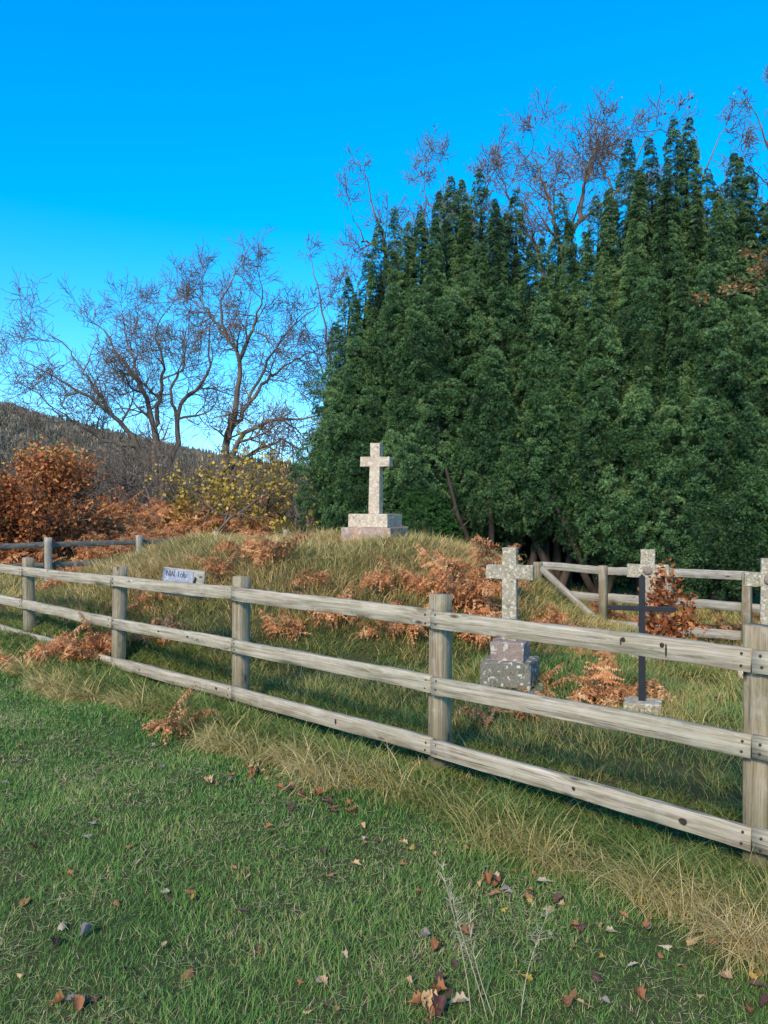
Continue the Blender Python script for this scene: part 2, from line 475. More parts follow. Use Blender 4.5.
def edge(x, y):
    u = (x - P0[0]) * FD[0] + (y - P0[1]) * FD[1]
    return 0.92 + 0.10 * np.sin(u * 2.1) + 0.06 * np.sin(u * 5.3 + 1) + 0.03 * np.sin(u * 11)


# lawn
x, y = fan(1300000, 2.0, 10.5, 1.2)
s = fence_s(x, y)
keep = (s > edge(x, y) - 0.12) & (RNG.random(len(x)) < np.clip(2.6 / y, 0, 1) ** 1.15)
x, y = x[keep], y[keep]; n = len(x)
mb = MB()
sc = np.clip(y / 3.0, 0.85, 2.2)
tuft = np.clip(nz2(x, y, 3.1, 2), -1, 1)
L = RNG.uniform(0.024, 0.054, n) * (1 + 0.5 * tuft) * np.where(RNG.random(n) < 0.04, 1.7, 1)
ti = 0.34 + 0.13 * RNG.normal(size=n) + 0.13 * nz2(x, y, 2.2, 5) + 0.10 * nz2(x, y, 0.9, 2) + np.where(RNG.random(n) < 0.10, 0.42, 0) + 0.16 * np.clip(nz2(x, y, 4.3, 7) - 0.3, 0, 1)
blades(mb, np.stack([x, y, H(x, y) - 0.004], 1), L, 0.0031 * sc, RNG.uniform(0, 6.283, n), RNG.uniform(0.1, 1.0, n), RNG.uniform(0.2, 1.3, n), 2, np.clip(ti, 0, 1))
n2 = n // 9; k = RNG.integers(0, n, n2); x2 = x[k] + RNG.normal(0, .02, n2); y2 = y[k] + RNG.normal(0, .02, n2)
k = nz2(x2, y2, 2.9, 13) + RNG.normal(0, .35, n2) > 0.15; x2, y2 = x2[k], y2[k]; n2 = len(x2)
blades(mb, np.stack([x2, y2, H(x2, y2) + RNG.uniform(0.004, 0.028, n2)], 1), RNG.uniform(0.03, 0.09, n2), 0.0028 * np.clip(y2 / 3.0, 0.85, 2.2), RNG.uniform(0, 6.283, n2), RNG.uniform(1.2, 1.6, n2), RNG.uniform(-0.2, 0.5, n2), 2, np.clip(RNG.normal(0.82, 0.12, n2), 0, 1))
print('lawn blades', n)
tag(mb.build('lawn_grass', [M['lawn']]), 'short green mown grass with scattered leaves in the foreground', 'grass', kind='stuff')

# long grass of the verge at the fence foot
def tussocks(n, x, y, spread, keepf=None):
    xx = np.repeat(x, n) + RNG.normal(0, spread, len(x) * n); yy = np.repeat(y, n) + RNG.normal(0, spread, len(x) * n)
    return xx, yy


mb = MB()
u = RNG.uniform(-4.6, 13.2, 3000); sv = RNG.uniform(-0.5, 1.0, 3000)
tx = P0[0] + FD[0] * u + FN[0] * sv; ty = P0[1] + FD[1] * u + FN[1] * sv
k = sv < edge(tx, ty) - 0.05; tx, ty, sv = tx[k], ty[k], sv[k]
nb = 46
bx = np.repeat(tx, nb) + RNG.normal(0, 0.055, len(tx) * nb); by = np.repeat(ty, nb) + RNG.normal(0, 0.055, len(tx) * nb)
n = len(bx)
trand = RNG.random(len(tx))
lscale = np.repeat(RNG.uniform(0.6, 1.25, len(tx)), nb) * np.repeat(np.where(sv < -0.1, 0.75, 1), nb)
L = RNG.uniform(0.5, 1.0, n) * lscale * np.interp(np.repeat(sv, nb), [-0.5, -0.1, 0.0, 0.15, 0.5, 0.95], [.24, .14, .12, .17, .30, .33])
outaz = math.atan2(FN[1], FN[0])
az = np.where(RNG.random(n) < 0.62, outaz + np.repeat(RNG.normal(0, 0.6, len(tx)), nb) + RNG.normal(0, 0.5, n), RNG.uniform(0, 6.283, n))
sr = np.repeat(sv, nb)
ti = 0.20 + 0.20 * np.repeat(trand, nb) + 0.46 * sstep(0.40, 0.98, sr) + RNG.normal(0, 0.15, n) + 0.12 * nz2(bx, by, 1.7, 3) + np.where(RNG.random(n) < 0.1, 0.3, 0)
dd = np.clip(by / 3.5, 0.9, 2.6)
blades(mb, np.stack([bx, by, H(bx, by) - 0.01], 1), L, 0.0042 * dd, az, RNG.uniform(0.05, 0.65, n), RNG.uniform(0.8, 2.5, n), 4, np.clip(ti, 0, 1))
print('verge blades', n)
tag(mb.build('verge_grass', [M['verge']]), 'long straw and green grass leaning out along the fence foot', 'grass', kind='stuff')

# grass inside the enclosure and over the mound
mb = MB()
tx, ty = fan(15500, 3.2, 17.5, 1.6)
s = fence_s(tx, ty); k = (s < -0.35) & (RNG.random(len(tx)) < np.clip(7.0 / ty, 0.35, 1)); tx, ty = tx[k], ty[k]
nb = 40
hgt = np.maximum(sstep(0.08, 0.7, H(tx, ty)), 0.6 * sstep(7.5, 10.0, ty))
sp = 0.07 + 0.02 * hgt
bx = np.repeat(tx, nb) + RNG.normal(0, 1, len(tx) * nb) * np.repeat(sp, nb); by = np.repeat(ty, nb) + RNG.normal(0, 1, len(tx) * nb) * np.repeat(sp, nb)
n = len(bx)
e = 0.05
gx = (H(tx + e, ty) - H(tx - e, ty)) / (2 * e); gy = (H(tx, ty + e) - H(tx, ty - e)) / (2 * e)
daz = np.arctan2(-gy, -gx) + RNG.normal(0, 0.7, len(tx))
slope = np.hypot(gx, gy)
az = np.where(RNG.random(n) < np.repeat(np.clip(0.25 + slope * 2, 0, 0.75), nb), np.repeat(daz, nb) + RNG.normal(0, 0.45, n), RNG.uniform(0, 6.283, n))
L = RNG.uniform(0.09, 0.24, n) * np.repeat(RNG.uniform(0.45, 1.45, len(tx)) * (0.72 + 0.45 * hgt), nb)
patch = nz2(tx, ty, 1.1, 9) + 0.5 * nz2(tx, ty, 3.1, 4)
ti = np.repeat(0.25 + 0.35 * hgt + 0.16 * patch + 0.16 * RNG.random(len(tx)), nb) + RNG.normal(0, 0.15, n) + np.where(RNG.random(n) < 0.10, 0.3, 0)
dd = np.clip(by / 4.0, 1.0, 4.0)
blades(mb, np.stack([bx, by, H(bx, by) - 0.01], 1), L, 0.0042 * dd, az, RNG.uniform(0.05, 0.6, n), RNG.uniform(0.5, 1.9, n), 3, np.clip(ti, 0, 1))
print('mound blades', n)
tag(mb.build('mound_grass', [M['mound']]), 'rough green and straw coloured grass covering the grave mound', 'grass', kind='stuff')

# rough grass beyond the enclosure
mb = MB()
bx, by = fan(150000, 14, 34, 3.0)
k = (np.hypot(bx + 0.9, by - 13) > 5.0); bx, by = bx[k], by[k]; n = len(bx)
blades(mb, np.stack([bx, by, HF(bx, by) - 0.01], 1), RNG.uniform(0.15, 0.4, n), np.full(n, 0.02), RNG.uniform(0, 6.283, n), RNG.uniform(0.05, 0.6, n), RNG.uniform(0.4, 1.5, n), 2, np.clip(RNG.normal(0.6, 0.2, n), 0, 1))
tag(mb.build('rough_grass', [M['mound']]), 'rough tan grass beyond the enclosure fences', 'grass', kind='stuff')


# ------------------------------------------------------------------ fences
def plank(L, h, t, seed, rings=26, cut=0.0, bw=1.0):
    """sawn timber along local X, centred, edges worn, slightly bowed"""
    rg = np.random.default_rng(seed)
    c = min(h, t) * 0.05
    hy, hz = t / 2, h / 2
    cs = np.array([[-hy, -hz + c], [-hy + c, -hz], [hy - c, -hz], [hy, -hz + c], [hy, 0], [hy, hz - c], [hy - c, hz], [0, hz], [-hy + c, hz], [-hy, hz - c], [-hy, 0]])
    K = len(cs); xs = np.linspace(-L / 2, L / 2, rings)
    ph = rg.uniform(0, 6.28, 6)
    v = np.zeros((rings, K, 3))
    v[:, :, 0] = xs[:, None] + np.where(np.arange(rings) == rings - 1, 1, 0)[:, None] * (cs[None, :, 1] * cut)
    bow = bw * (0.005 * np.sin(xs * 2.1 + ph[0]) + 0.0015 * np.sin(xs * 6.3 + ph[1])); bow2 = bw * 0.004 * np.sin(xs * 1.7 + ph[2])
    wid = 1 + 0.012 * np.sin(xs * 4 + ph[3]) + 0.008 * np.sin(xs * 13 + ph[4])
    v[:, :, 1] = cs[None, :, 0] + bow2[:, None] + rg.normal(0, 0.001 * min(1, t / .045), (rings, K))
    v[:, :, 2] = cs[None, :, 1] * wid[:, None] + bow[:, None] + rg.normal(0, 0.0014, (rings, K))
    idx = np.arange(rings * K).reshape(rings, K)
    q = np.stack([idx[:-1], np.roll(idx[:-1], -1, 1), np.roll(idx[1:], -1, 1), idx[1:]], -1).reshape(-1, 4)
    m_ = MB(); m_.add(v.reshape(-1, 3), q); m_.f.append((idx[0][None, ::-1], 0)); m_.f.append((idx[-1][None, :], 0))
    return m_


def nail_mesh():
    m_ = MB(); a = np.arange(8) / 8 * 2 * np.pi
    ring = lambda r, y: np.stack([np.cos(a) * r, np.full(8, y), np.sin(a) * r], 1)
    v = np.concatenate([ring(0.007, 0.002), ring(0.007, -0.002), ring(0.004, -0.0035)])
    i = np.arange(8); j = (i + 1) % 8
    m_.add(v, np.concatenate([np.stack([i, j, j + 8, i + 8], 1), np.stack([i + 8, j + 8, j + 16, i + 16], 1)]))
    m_.f.append((np.arange(16, 24)[None, :], 0))
    return m_.mesh('nail', [M['nail']])


NAIL = nail_mesh()


def knot_mesh(w, h, seed):
    """a dark split knot standing a hair proud of the rail face"""
    rg = np.random.default_rng(seed); k = 14
    a = np.arange(k) / k * 2 * np.pi; r = 1 + 0.05 * rg.normal(size=k)
    v = np.stack([np.cos(a) * r * w / 2, np.full(k, 0.0), np.sin(a) * r * h / 2], 1)
    v = np.concatenate([v, v * np.array([0.7, 1, 0.7]) + np.array([0, -0.0025, 0]), [[0, -0.0015, 0]]])
    i = np.arange(k); j = (i + 1) % k
    m_ = MB(); m_.add(v, np.stack([i, j, j + k, i + k], 1)); m_.f.append((np.stack([i + k, j + k, np.full(k, 2 * k)], 1), 0))
    return m_.mesh('knot', [M['ironstain']])


def make_fence(name, label, posts, rails, side, rail_h, rail_t, post_w, mat_rail, mat_post, z_off=0.0, nails=True, seed=0, group=None):
    """posts: (x, y, ground z, top z); rails: list per rail of heights at each post; side: +1/-1 which face carries the rails"""
    root = empty(name, (posts[0][0], posts[0][1], posts[0][2]), 0, label, 'fence', group)
    o0 = Vector(root.location)
    d0 = Vector((posts[-1][0] - posts[0][0], posts[-1][1] - posts[0][1], 0)).normalized()
    ang = math.atan2(d0.y, d0.x)
    for i, (x, y, gz, tz) in enumerate(posts):
        Lp = tz - gz + 0.3
        me = plank(Lp, post_w, post_w, seed + i, 14, cut=random.uniform(-0.06, 0.1)).mesh('post', [mat_post])
        o = link('post', me, root)
        o.location = Vector((x, y, gz - 0.3 + Lp / 2)) - o0
        o.rotation_euler = (Matrix.Rotation(ang + R(random.uniform(-3, 3)), 4, 'Z') @ Matrix.Rotation(R(random.uniform(-.8, .8)), 4, 'X') @ Matrix.Rotation(R(-90 + random.uniform(-.7, .7)), 4, 'Y')).to_euler()
    nrm = Vector((d0.y, -d0.x, 0)) * side
    out = {}
    for ri, zs in enumerate(rails):
        for i in range(len(posts) - 1):
            if zs[i] is None or zs[i + 1] is None: continue
            a = Vector((posts[i][0], posts[i][1], zs[i])) + nrm * (post_w / 2 + rail_t / 2 + 0.003)
            b = Vector((posts[i + 1][0], posts[i + 1][1], zs[i + 1])) + nrm * (post_w / 2 + rail_t / 2 + 0.003)
            d = (b - a); Lr = d.length - 0.006
            o = link('rail', plank(Lr, rail_h * random.uniform(0.96, 1.04), rail_t, seed + 100 + ri * 20 + i).mesh('rail', [mat_rail]), root)
            o.location = (a + b) / 2 - o0
            xa = d.normalized(); ya = -nrm.normalized(); za = xa.cross(ya).normalized()
            if za.z < 0: xa = -xa; za = xa.cross(ya).normalized()
            ya = za.cross(xa)
            o.rotation_euler = Matrix((xa, ya, za)).transposed().to_euler()
            out[(ri, i)] = o
            if nails:
                for sx in (-1, 1):
                    for sz in (-1, 1):
                        nl = link('nail', NAIL, o)
                        nl.location = (sx * (Lr / 2 - 0.035 - random.uniform(0, .012)), -rail_t / 2 - 0.002, sz * rail_h * random.uniform(0.2, 0.3))
    return root, out


def fp(t): return P0 + FD * t


ts = [-6.1, -4.05, -2.025, 0, 2.25, 4.42, 6.785, 9.0, 11.1, 13.0]
posts = []
tops = [1.09, 1.09, 1.08, 1.083, 1.07, 1.045, 1.04, 1.04, 1.04, 1.04]
for t, tz in zip(ts, tops):
    p = fp(t); posts.append((p[0], p[1], float(H(*p)), tz))
rails = [[.92, .92, .918, .925, .928, .898, .872, .86, .86, .86], [.50, .50, .498, .485, .475, .455, .455, .45, .45, .45], [.05, .05, .045, .068, .066, .03, .055, .06, .06, .06]]
FRONT, RL = make_fence('wooden_fence', 'weathered three rail wooden fence running across the front of the graves', posts, rails, -1, 0.112, 0.042, 0.115, M['wood'], M['postwood'], seed=10)
# the big dark knots on the rails nearest the viewer
for (key, fx, fz, w, h_) in (((0, 2), 0.177, 0.22, .030, .032), ((0, 2), 0.170, 0.12, .012, .05), ((0, 2), 0.285, 0.20, .034, .030), ((0, 2), 0.296, -0.02, .014, .085), ((2, 2), 0.34, 0.0, .055, .04), ((2, 2), 0.026, 0.05, .028, .026), ((1, 4), -0.057, 0.05, .05, .018), ((1, 4), 0.2, 0.05, .045, .026), ((2, 4), 0.43, 0.05, .04, .028), ((2, 4), -0.24, 0, .02, .03), ((2, 3), 0.1, 0, .02, .05)):
    rl = RL[key]; k_ = link('knot', knot_mesh(w * 0.8, h_ * 0.85, random.randint(0, 999)), rl)
    k_.location = (fx * 2.0, -0.0230 - 0.0012, fz * 0.112)

# side fence, on the left at the back
sp0 = np.array([-6.98, 16.0]); sd = np.array([0.71, 0.69])
posts = []
for t in (-4.9, -2.2, 0.0, 2.05, 4.05, 6.2, 8.3):
    p = sp0 + sd * t; posts.append((p[0], p[1], float(H(*p)), 1.08 if t < 3 else 1.13))
make_fence('wooden_fence', 'dark two rail fence on pale posts in front of the orange bracken bank', posts, [[.92] * 7, [.50] * 7], -1, 0.115, 0.045, 0.125, M['oldwood'], M['palewood'], nails=False, seed=300)

# far fence, right, under the yews
bp0 = np.array([4.97, 10.6])
posts = []
tsb = [-3.2, -1.6, -0.02, 1.08, 2.12, 3.30]
for t in tsb:
    p = bp0 + FD * t; posts.append((p[0], p[1], float(H(*p)), 0.80 if t < 2 else 0.78))
zt = [.74, .74, .735, .72, .69, .725]; zm = [.31, .31, .30, .29, .27, .27]; zb = [-.10, -.1, -.1, -.12, -.14, None]
BACK, _ = make_fence('wooden_fence', 'pale fence behind the stone crosses with a fallen slanting rail at its end', posts, [zt, zm, zb], 1, 0.125, 0.045, 0.11, M['palewood'], M['postwood'], nails=False, seed=500)
a = P(541, 568, 12.62); b = P(595, 619, 11.75)
o = link('brace', plank(float(np.linalg.norm(b - a)), 0.100, 0.040, 77).mesh('brace', [M['palewood']]), BACK)
o['label'] = 'slanting broken rail at the end of the far fence'
d = Vector(b - a).normalized(); ya = Vector((0.687, 0.726, 0)); za = d.cross(ya).normalized(); ya = za.cross(d)
if za.z < 0: d = -d; za = d.cross(ya).normalized()
o.rotation_euler = Matrix((d, za.cross(d), za)).transposed().to_euler(); o.location = Vector((a + b) / 2) - Vector(BACK.location)

# sign board fixed behind the top rail of the front fence
pa = fp(2.95); pb = fp(3.62)
ang = math.atan2(-FD[1], -FD[0])
c = (fp(2.93) + fp(3.68)) / 2 - FN * 0.075
sign = empty('sign_board', (c[0], c[1], 0.940), ang, 'small weathered painted signboard with faded lettering behind the top rail', 'sign')
sign.rotation_euler = (R(-6), R(0.3), ang)
bd = plank(0.72, 0.27, 0.022, 901, 10, 0, 0.1).build('board', [M['palewood']], sign)
pl = plank(0.55, 0.22, 0.006, 902, 10, 0, 0.1).build('painted_panel', [M['paint']], sign); pl.location = (-0.075, -0.016, 0.005)
cu = bpy.data.curves.new('lettering', 'FONT'); cu.body = 'NIAI  I ofu'; cu.size = 0.085; cu.align_x = 'CENTER'; cu.extrude = 0.001
tmp = bpy.data.objects.new('t', cu); COL.objects.link(tmp)
bpy.context.view_layer.update()
me = bpy.data.meshes.new_from_object(tmp.evaluated_get(bpy.context.evaluated_depsgraph_get())); bpy.data.objects.remove(tmp)
me.materials.clear(); me.materials.append(M['ink'])
lt = link('lettering', me, pl); lt.rotation_euler = (R(90), 0, 0); lt.location = (-0.02, -0.0065, 0.045)
m_ = plank(0.10, 0.022, 0.004, 903, 6).mesh('crack', [M['ironstain']])
ck = link('clip', m_, sign); ck.location = (0.235, -0.022, 0.02); ck.rotation_euler = (0, R(-68), 0)


# ------------------------------------------------------------------ stone crosses
def bevel_mesh(me, off, seg=2, rough=0.0, seed=0):
    bm = bmesh.new(); bm.from_mesh(me)
    bmesh.ops.recalc_face_normals(bm, faces=bm.faces)
    bmesh.ops.bevel(bm, geom=[e for e in bm.edges if e.is_manifold], offset=off, segments=seg, affect='EDGES', profile=0.6)
    if rough:
        rg = random.Random(seed)
        bmesh.ops.subdivide_edges(bm, edges=[e for e in bm.edges if e.calc_length() > 0.05], cuts=2, use_grid_fill=True)
        for v_ in bm.verts:
            v_.co += Vector((rg.gauss(0, rough), rg.gauss(0, rough), rg.gauss(0, rough)))
    bm.to_mesh(me); bm.free()
    for p in me.polygons: p.use_smooth = False
    return me


def stone_block(w, d, h, mat, z0, parent, name, seed, off=0.015, rough=0.003, top=1.0):
    m_ = MB(); x, y = w / 2, d / 2
    v = [[-x, -y, 0], [x, -y, 0], [x, y, 0], [-x, y, 0], [-x * top, -y * top, h], [x * top, -y * top, h], [x * top, y * top, h], [-x * top, y * top, h]]
    m_.add(v, [[3, 2, 1, 0], [4, 5, 6, 7], [0, 1, 5, 4], [1, 2, 6, 5], [2, 3, 7, 6], [3, 0, 4, 7]])
    o = link(name, bevel_mesh(m_.mesh(name, [mat]), off, 2, rough, seed), parent); o.location = (0, 0, z0)
    return o


def latin_cross(w0, w1, dpt, hgt, arm_z, arm_h, span, mat, z0, parent, seed, off=0.012, point=0.0, rough=0.002):
    """one continuous cross: shaft tapering w0 -> w1, arms between arm_z and arm_z+arm_h"""
    a, b_ = w0 / 2, w1 / 2; s = span / 2; z1, z2 = arm_z, arm_z + arm_h
    wm = a + (b_ - a) * arm_z / hgt
    out = [[-a, 0], [a, 0], [wm, z1], [s, z1], [s, z2], [b_, z2], [b_, hgt]] + ([[0, hgt + point]] if point else []) + [[-b_, hgt], [-b_, z2], [-s, z2], [-s, z1], [-wm, z1]]
    k = len(out); m_ = MB()
    v = [[x, -dpt / 2, z] for x, z in out] + [[x, dpt / 2, z] for x, z in out]
    i = np.arange(k); j = (i + 1) % k
    m_.add(v, np.stack([j, i, i + k, j + k], 1)); m_.f.append((np.arange(k)[None, :], 0)); m_.f.append((np.arange(k, 2 * k)[None, ::-1], 0))
    o = link('cross', bevel_mesh(m_.mesh('cross', [mat]), off, 2, rough, seed), parent); o.location = (0, 0, z0)
    return o


YAW = R(-22)
# memorial cross on the mound
d = 13.0; gz = float(H((374 - CX) / F * d, d))
root = empty('memorial_cross', ((375.5 - CX) / F * d, d, CAMZ - (548 - CY) / F * d), YAW, 'tall pale granite cross on a stepped pinkish plinth atop the mound', 'stone cross')
stone_block(0.95, 0.93, 0.30, M['granite'], -0.24, root, 'foundation_slab', 1, 0.012, 0.003)
stone_block(0.88, 0.86, 0.29, M['plinth'], 0.06, root, 'lower_plinth', 2, 0.014, 0.004)
stone_block(0.70, 0.68, 0.225, M['granite'], 0.35, root, 'upper_plinth', 3, 0.012, 0.003)
latin_cross(0.195, 0.172, 0.165, 1.19, 0.795, 0.165, 0.53, M['granite'], 0.575, root, 4, 0.008, 0, 0.0015).rotation_euler = (0, R(1.2), 0)

# nearest stone cross, left of the three
d = 7.2; px = 510
root = empty('grave_cross', ((px - CX) / F * d, d, float(H((px - CX) / F * d, d))), YAW, 'lichen covered stone cross on a dark block, left of the iron cross', 'stone cross', 'stone grave crosses')
z_ = lambda py: CAMZ - (py - CY) / F * d - root.location.z
stone_block(0.62, 0.58, z_(684) + 0.25, M['darkstone'], -0.25, root, 'foot_slab', 11, 0.015, 0.004)
stone_block(0.46, 0.44, z_(658.5) - z_(684), M['darkstone'], z_(684), root, 'lower_block', 12, 0.018, 0.004)
stone_block(0.315, 0.29, z_(640) - z_(658.5), M['pinkstone'], z_(658.5), root, 'upper_block', 13, 0.014, 0.003)
latin_cross(0.138, 0.132, 0.085, z_(547.5) - z_(640), z_(579) - z_(640), z_(565) - z_(579), 0.44, M['lichen'], z_(640), root, 14, 0.008)

# second stone cross, behind the iron one, with a round boss
d = 8.8; px = 648
root = empty('grave_cross', ((px - CX) / F * d, d, float(H((px - CX) / F * d, d))), YAW, 'grey stone cross with a round boss, behind the black iron cross', 'stone cross', 'stone grave crosses')
z_ = lambda py: CAMZ - (py - CY) / F * d - root.location.z
stone_block(0.40, 0.40, z_(648) + 0.25, M['lichen'], -0.25, root, 'base_block', 22, 0.016, 0.004)
cr = latin_cross(0.165, 0.155, 0.10, z_(549.5) - z_(648), z_(577.5) - z_(648), z_(564.5) - z_(577.5), 0.455, M['lichen'], z_(648), root, 23, 0.008)


def boss(parent, z, y, r):
    m_ = MB(); k = 16; a = np.arange(k) / k * 2 * np.pi; rings = [(r, 0), (r, -0.012), (r * 0.8, -0.02), (r * 0.4, -0.024)]
    v = np.concatenate([np.stack([np.cos(a) * q_, np.full(k, y_), np.sin(a) * q_], 1) for q_, y_ in rings]); i = np.arange(k); j = (i + 1) % k
    m_.add(v, np.concatenate([np.stack([i + t * k, j + t * k, j + (t + 1) * k, i + (t + 1) * k], 1) for t in range(3)])); m_.f.append((np.arange(3 * k, 4 * k)[None, :], 0))
    o = m_.build('boss', [M['pinkstone']], parent); o.location = (0, y, z)


boss(root, z_(570), -0.053, 0.05)
# third stone cross, cut by the picture's edge
d = 7.9; px = 769
root = empty('grave_cross', ((px - CX) / F * d, d, float(H((px - CX) / F * d, d))), YAW, 'stone cross beyond the rightmost fence post, half out of the picture', 'stone cross', 'stone grave crosses')
z_ = lambda py: CAMZ - (py - CY) / F * d - root.location.z
stone_block(0.60, 0.50, z_(668) + 0.25, M['granite'], -0.25, root, 'base_block', 32, 0.016, 0.004)
latin_cross(0.165, 0.155, 0.10, z_(558.5) - z_(668), z_(586.5) - z_(668), z_(573) - z_(586.5), 0.46, M['lichen'], z_(668), root, 33, 0.008)
boss(root, z_(579.5), -0.053, 0.05)
# iron cross
d = 6.28; px = 642
root = empty('iron_cross', ((px - CX) / F * d, d, float(H((px - CX) / F * d, d))), R(-17), 'slim black iron cross with a pointed top on a low stone block', 'iron cross')
z_ = lambda py: CAMZ - (py - CY) / F * d - root.location.z
stone_block(0.30, 0.24, z_(700.5) + 0.2, M['lichen'], -0.2, root, 'base_stone', 41, 0.014, 0.004, 0.96)
latin_cross(0.056, 0.050, 0.020, z_(577) - z_(701), z_(611) - z_(701), 0.042, 0.52, M['iron'], z_(701), root, 42, 0.003, 0.025, 0.0)


# ------------------------------------------------------------------ trees
class Tree:
    def __init__(s, seed):
        s.r = random.Random(seed); s.pl = []

    def branch(s, p, d, L, r, lvl, maxl, tort=0.17, trop=0.06, dens=1.0, rmin=0.006, tipr=0.45, spread=1.0):
        rn = s.r; n = 6; pts = [p.copy()]; rad = [r]; dirs = [d]; st = L / n
        for i in range(n):
            d = (d + Vector((rn.gauss(0, tort), rn.gauss(0, tort), rn.gauss(0, tort) + trop))).normalized()
            p = p + d * st; pts.append(p.copy()); rad.append(max(rmin, r * (1 - (1 - tipr) * (i + 1) / n))); dirs.append(d)
        s.pl.append((pts, rad, lvl))
        if lvl < maxl: s.sprout(pts, rad, L, lvl, maxl, tort, trop, dens, rmin, 0.2, spread)
        return pts

    def sprout(s, pts, rad, L, lvl, maxl, tort, trop, dens, rmin, f0=0.3, spread=1.0):
        rn = s.r; n = len(pts) - 1
        k = max(2, int(dens * (4.6 if lvl >= 2 else 6) + rn.random()))
        for c in range(k):
            f = f0 + (1 - f0) * (c + rn.random()) / k
            if c == k - 1: f = 1.0
            i = min(n - 1, int(f * n)); w = f * n - i
            p = pts[i].lerp(pts[i + 1], w); t = (pts[i + 1] - pts[i]).normalized()
            ax = t.cross(Vector((rn.gauss(0, 1), rn.gauss(0, 1), rn.gauss(0, 1)))).normalized()
            a = rn.uniform(0.5, 1.05) * spread if f < 1 else rn.uniform(0.05, 0.4)
            d = (Matrix.Rotation(a, 3, ax) @ t)
            rr = max(rmin, min((rad[i] * (1 - w) + rad[i + 1] * w) * (0.62 if f < 1 else 0.9), rad[0]))
            s.branch(p, d, L * rn.uniform(0.55, 0.92) * (1.12 - 0.34 * f), rr, lvl + 1, maxl, tort, trop, dens, rmin, 0.42, spread)

    def limb(s, pts, r0, r1, lvl=0, maxl=4, tort=0.17, trop=0.05, dens=1.0, rmin=0.006, f0=0.2, jit=0.04, spread=1.0, L=None):
        """limb through given points, resampled to 9 points, then sprouting"""
        P_ = np.array(pts, float); seg = np.concatenate([[0], np.cumsum(np.linalg.norm(np.diff(P_, axis=0), axis=1))])
        NQ = 21; q = np.linspace(0, seg[-1], NQ)
        Q = np.stack([np.interp(q, seg, P_[:, k]) for k in range(3)], 1)
        Q[1:-1] = (Q[:-2] + 4 * Q[1:-1] + Q[2:]) / 6
        Q[1:-1] += np.array([[s.r.gauss(0, jit) for _ in range(3)] for _ in range(NQ - 2)])
        pv = [Vector(a) for a in Q]; r0 *= 0.68; r1 *= 0.40; rad = list(np.maximum(np.linspace(r0 ** .7, r1 ** .7, NQ) ** (1 / .7), rmin))
        s.pl.append((pv, rad, lvl))
        s.sprout(pv, rad, (L or seg[-1] * 0.75), lvl, maxl, tort, trop, dens * 1.5, rmin, f0, spread)

    def meshes(s, root, thick_mat, thin_mat, split=2, names=('trunk', 'crown'), leaf=None):
        o0 = np.array(root.location)
        groups = {}
        for pts, rad, lvl in s.pl:
            groups.setdefault((len(pts), 0 if lvl < split else 1, min(lvl, 4)), []).append((pts, rad))
        mbs = [MB(), MB()]
        for (n, g, lvl), lst in groups.items():
            Pt = np.array([[tuple(p) for p in a] for a, _ in lst]) - o0; Rd = np.array([b for _, b in lst])
            tubes(mbs[g], Pt, Rd, (9, 6, 4, 3, 3)[lvl])
        for g in (0, 1):
            if mbs[g].n:
                if g == 1 and leaf:
                    tips = np.array([tuple(p) for pts, _, l in s.pl if l >= leaf['lvl'] for p in pts[2:]]) - o0
                    f = leaf.get('where')
                    if f is not None: tips = tips[f(tips + o0)]
                    if len(tips):
                        sel = tips[RNG.integers(0, len(tips), leaf['n'])]
                        sel = sel + RNG.normal(0, leaf.get('sp', 0.05), sel.shape)
                        ti = RNG.random(len(sel))
                        if 'tint' in leaf: ti = leaf['tint'](sel + o0)
                        leaf_quads(mbs[g], sel, RNG.uniform(0.7, 1.3, len(sel)) * leaf['size'], ti, leaf.get('asp', 0.6), mi=1)
                    mbs[g].build(names[g], [thin_mat, leaf['mat']], root)
                else:
                    mbs[g].build(names[g], [(thick_mat, thin_mat)[g]], root, smooth=(g == 0))


def limbs_px(tr, D, lst, **kw):
    for k, (pts, r0, r1) in enumerate(lst):
        pts = list(pts)
        for q_, _, _ in lst[:k]:
            if pts[0] in q_ and q_.index(pts[0]) > 0:        # root the limb a little inside its parent
                a_, b_ = q_[q_.index(pts[0]) - 1], pts[0]
                pts = [tuple(0.45 * u + 0.55 * v_ for u, v_ in zip(a_, b_))] + pts[1:] if len(pts) > 3 else [tuple(0.45 * u + 0.55 * v_ for u, v_ in zip(a_, b_))] + pts
                break
        tr.limb([P(x, y, D + dz) for x, y, dz in pts], r0, r1, **kw)


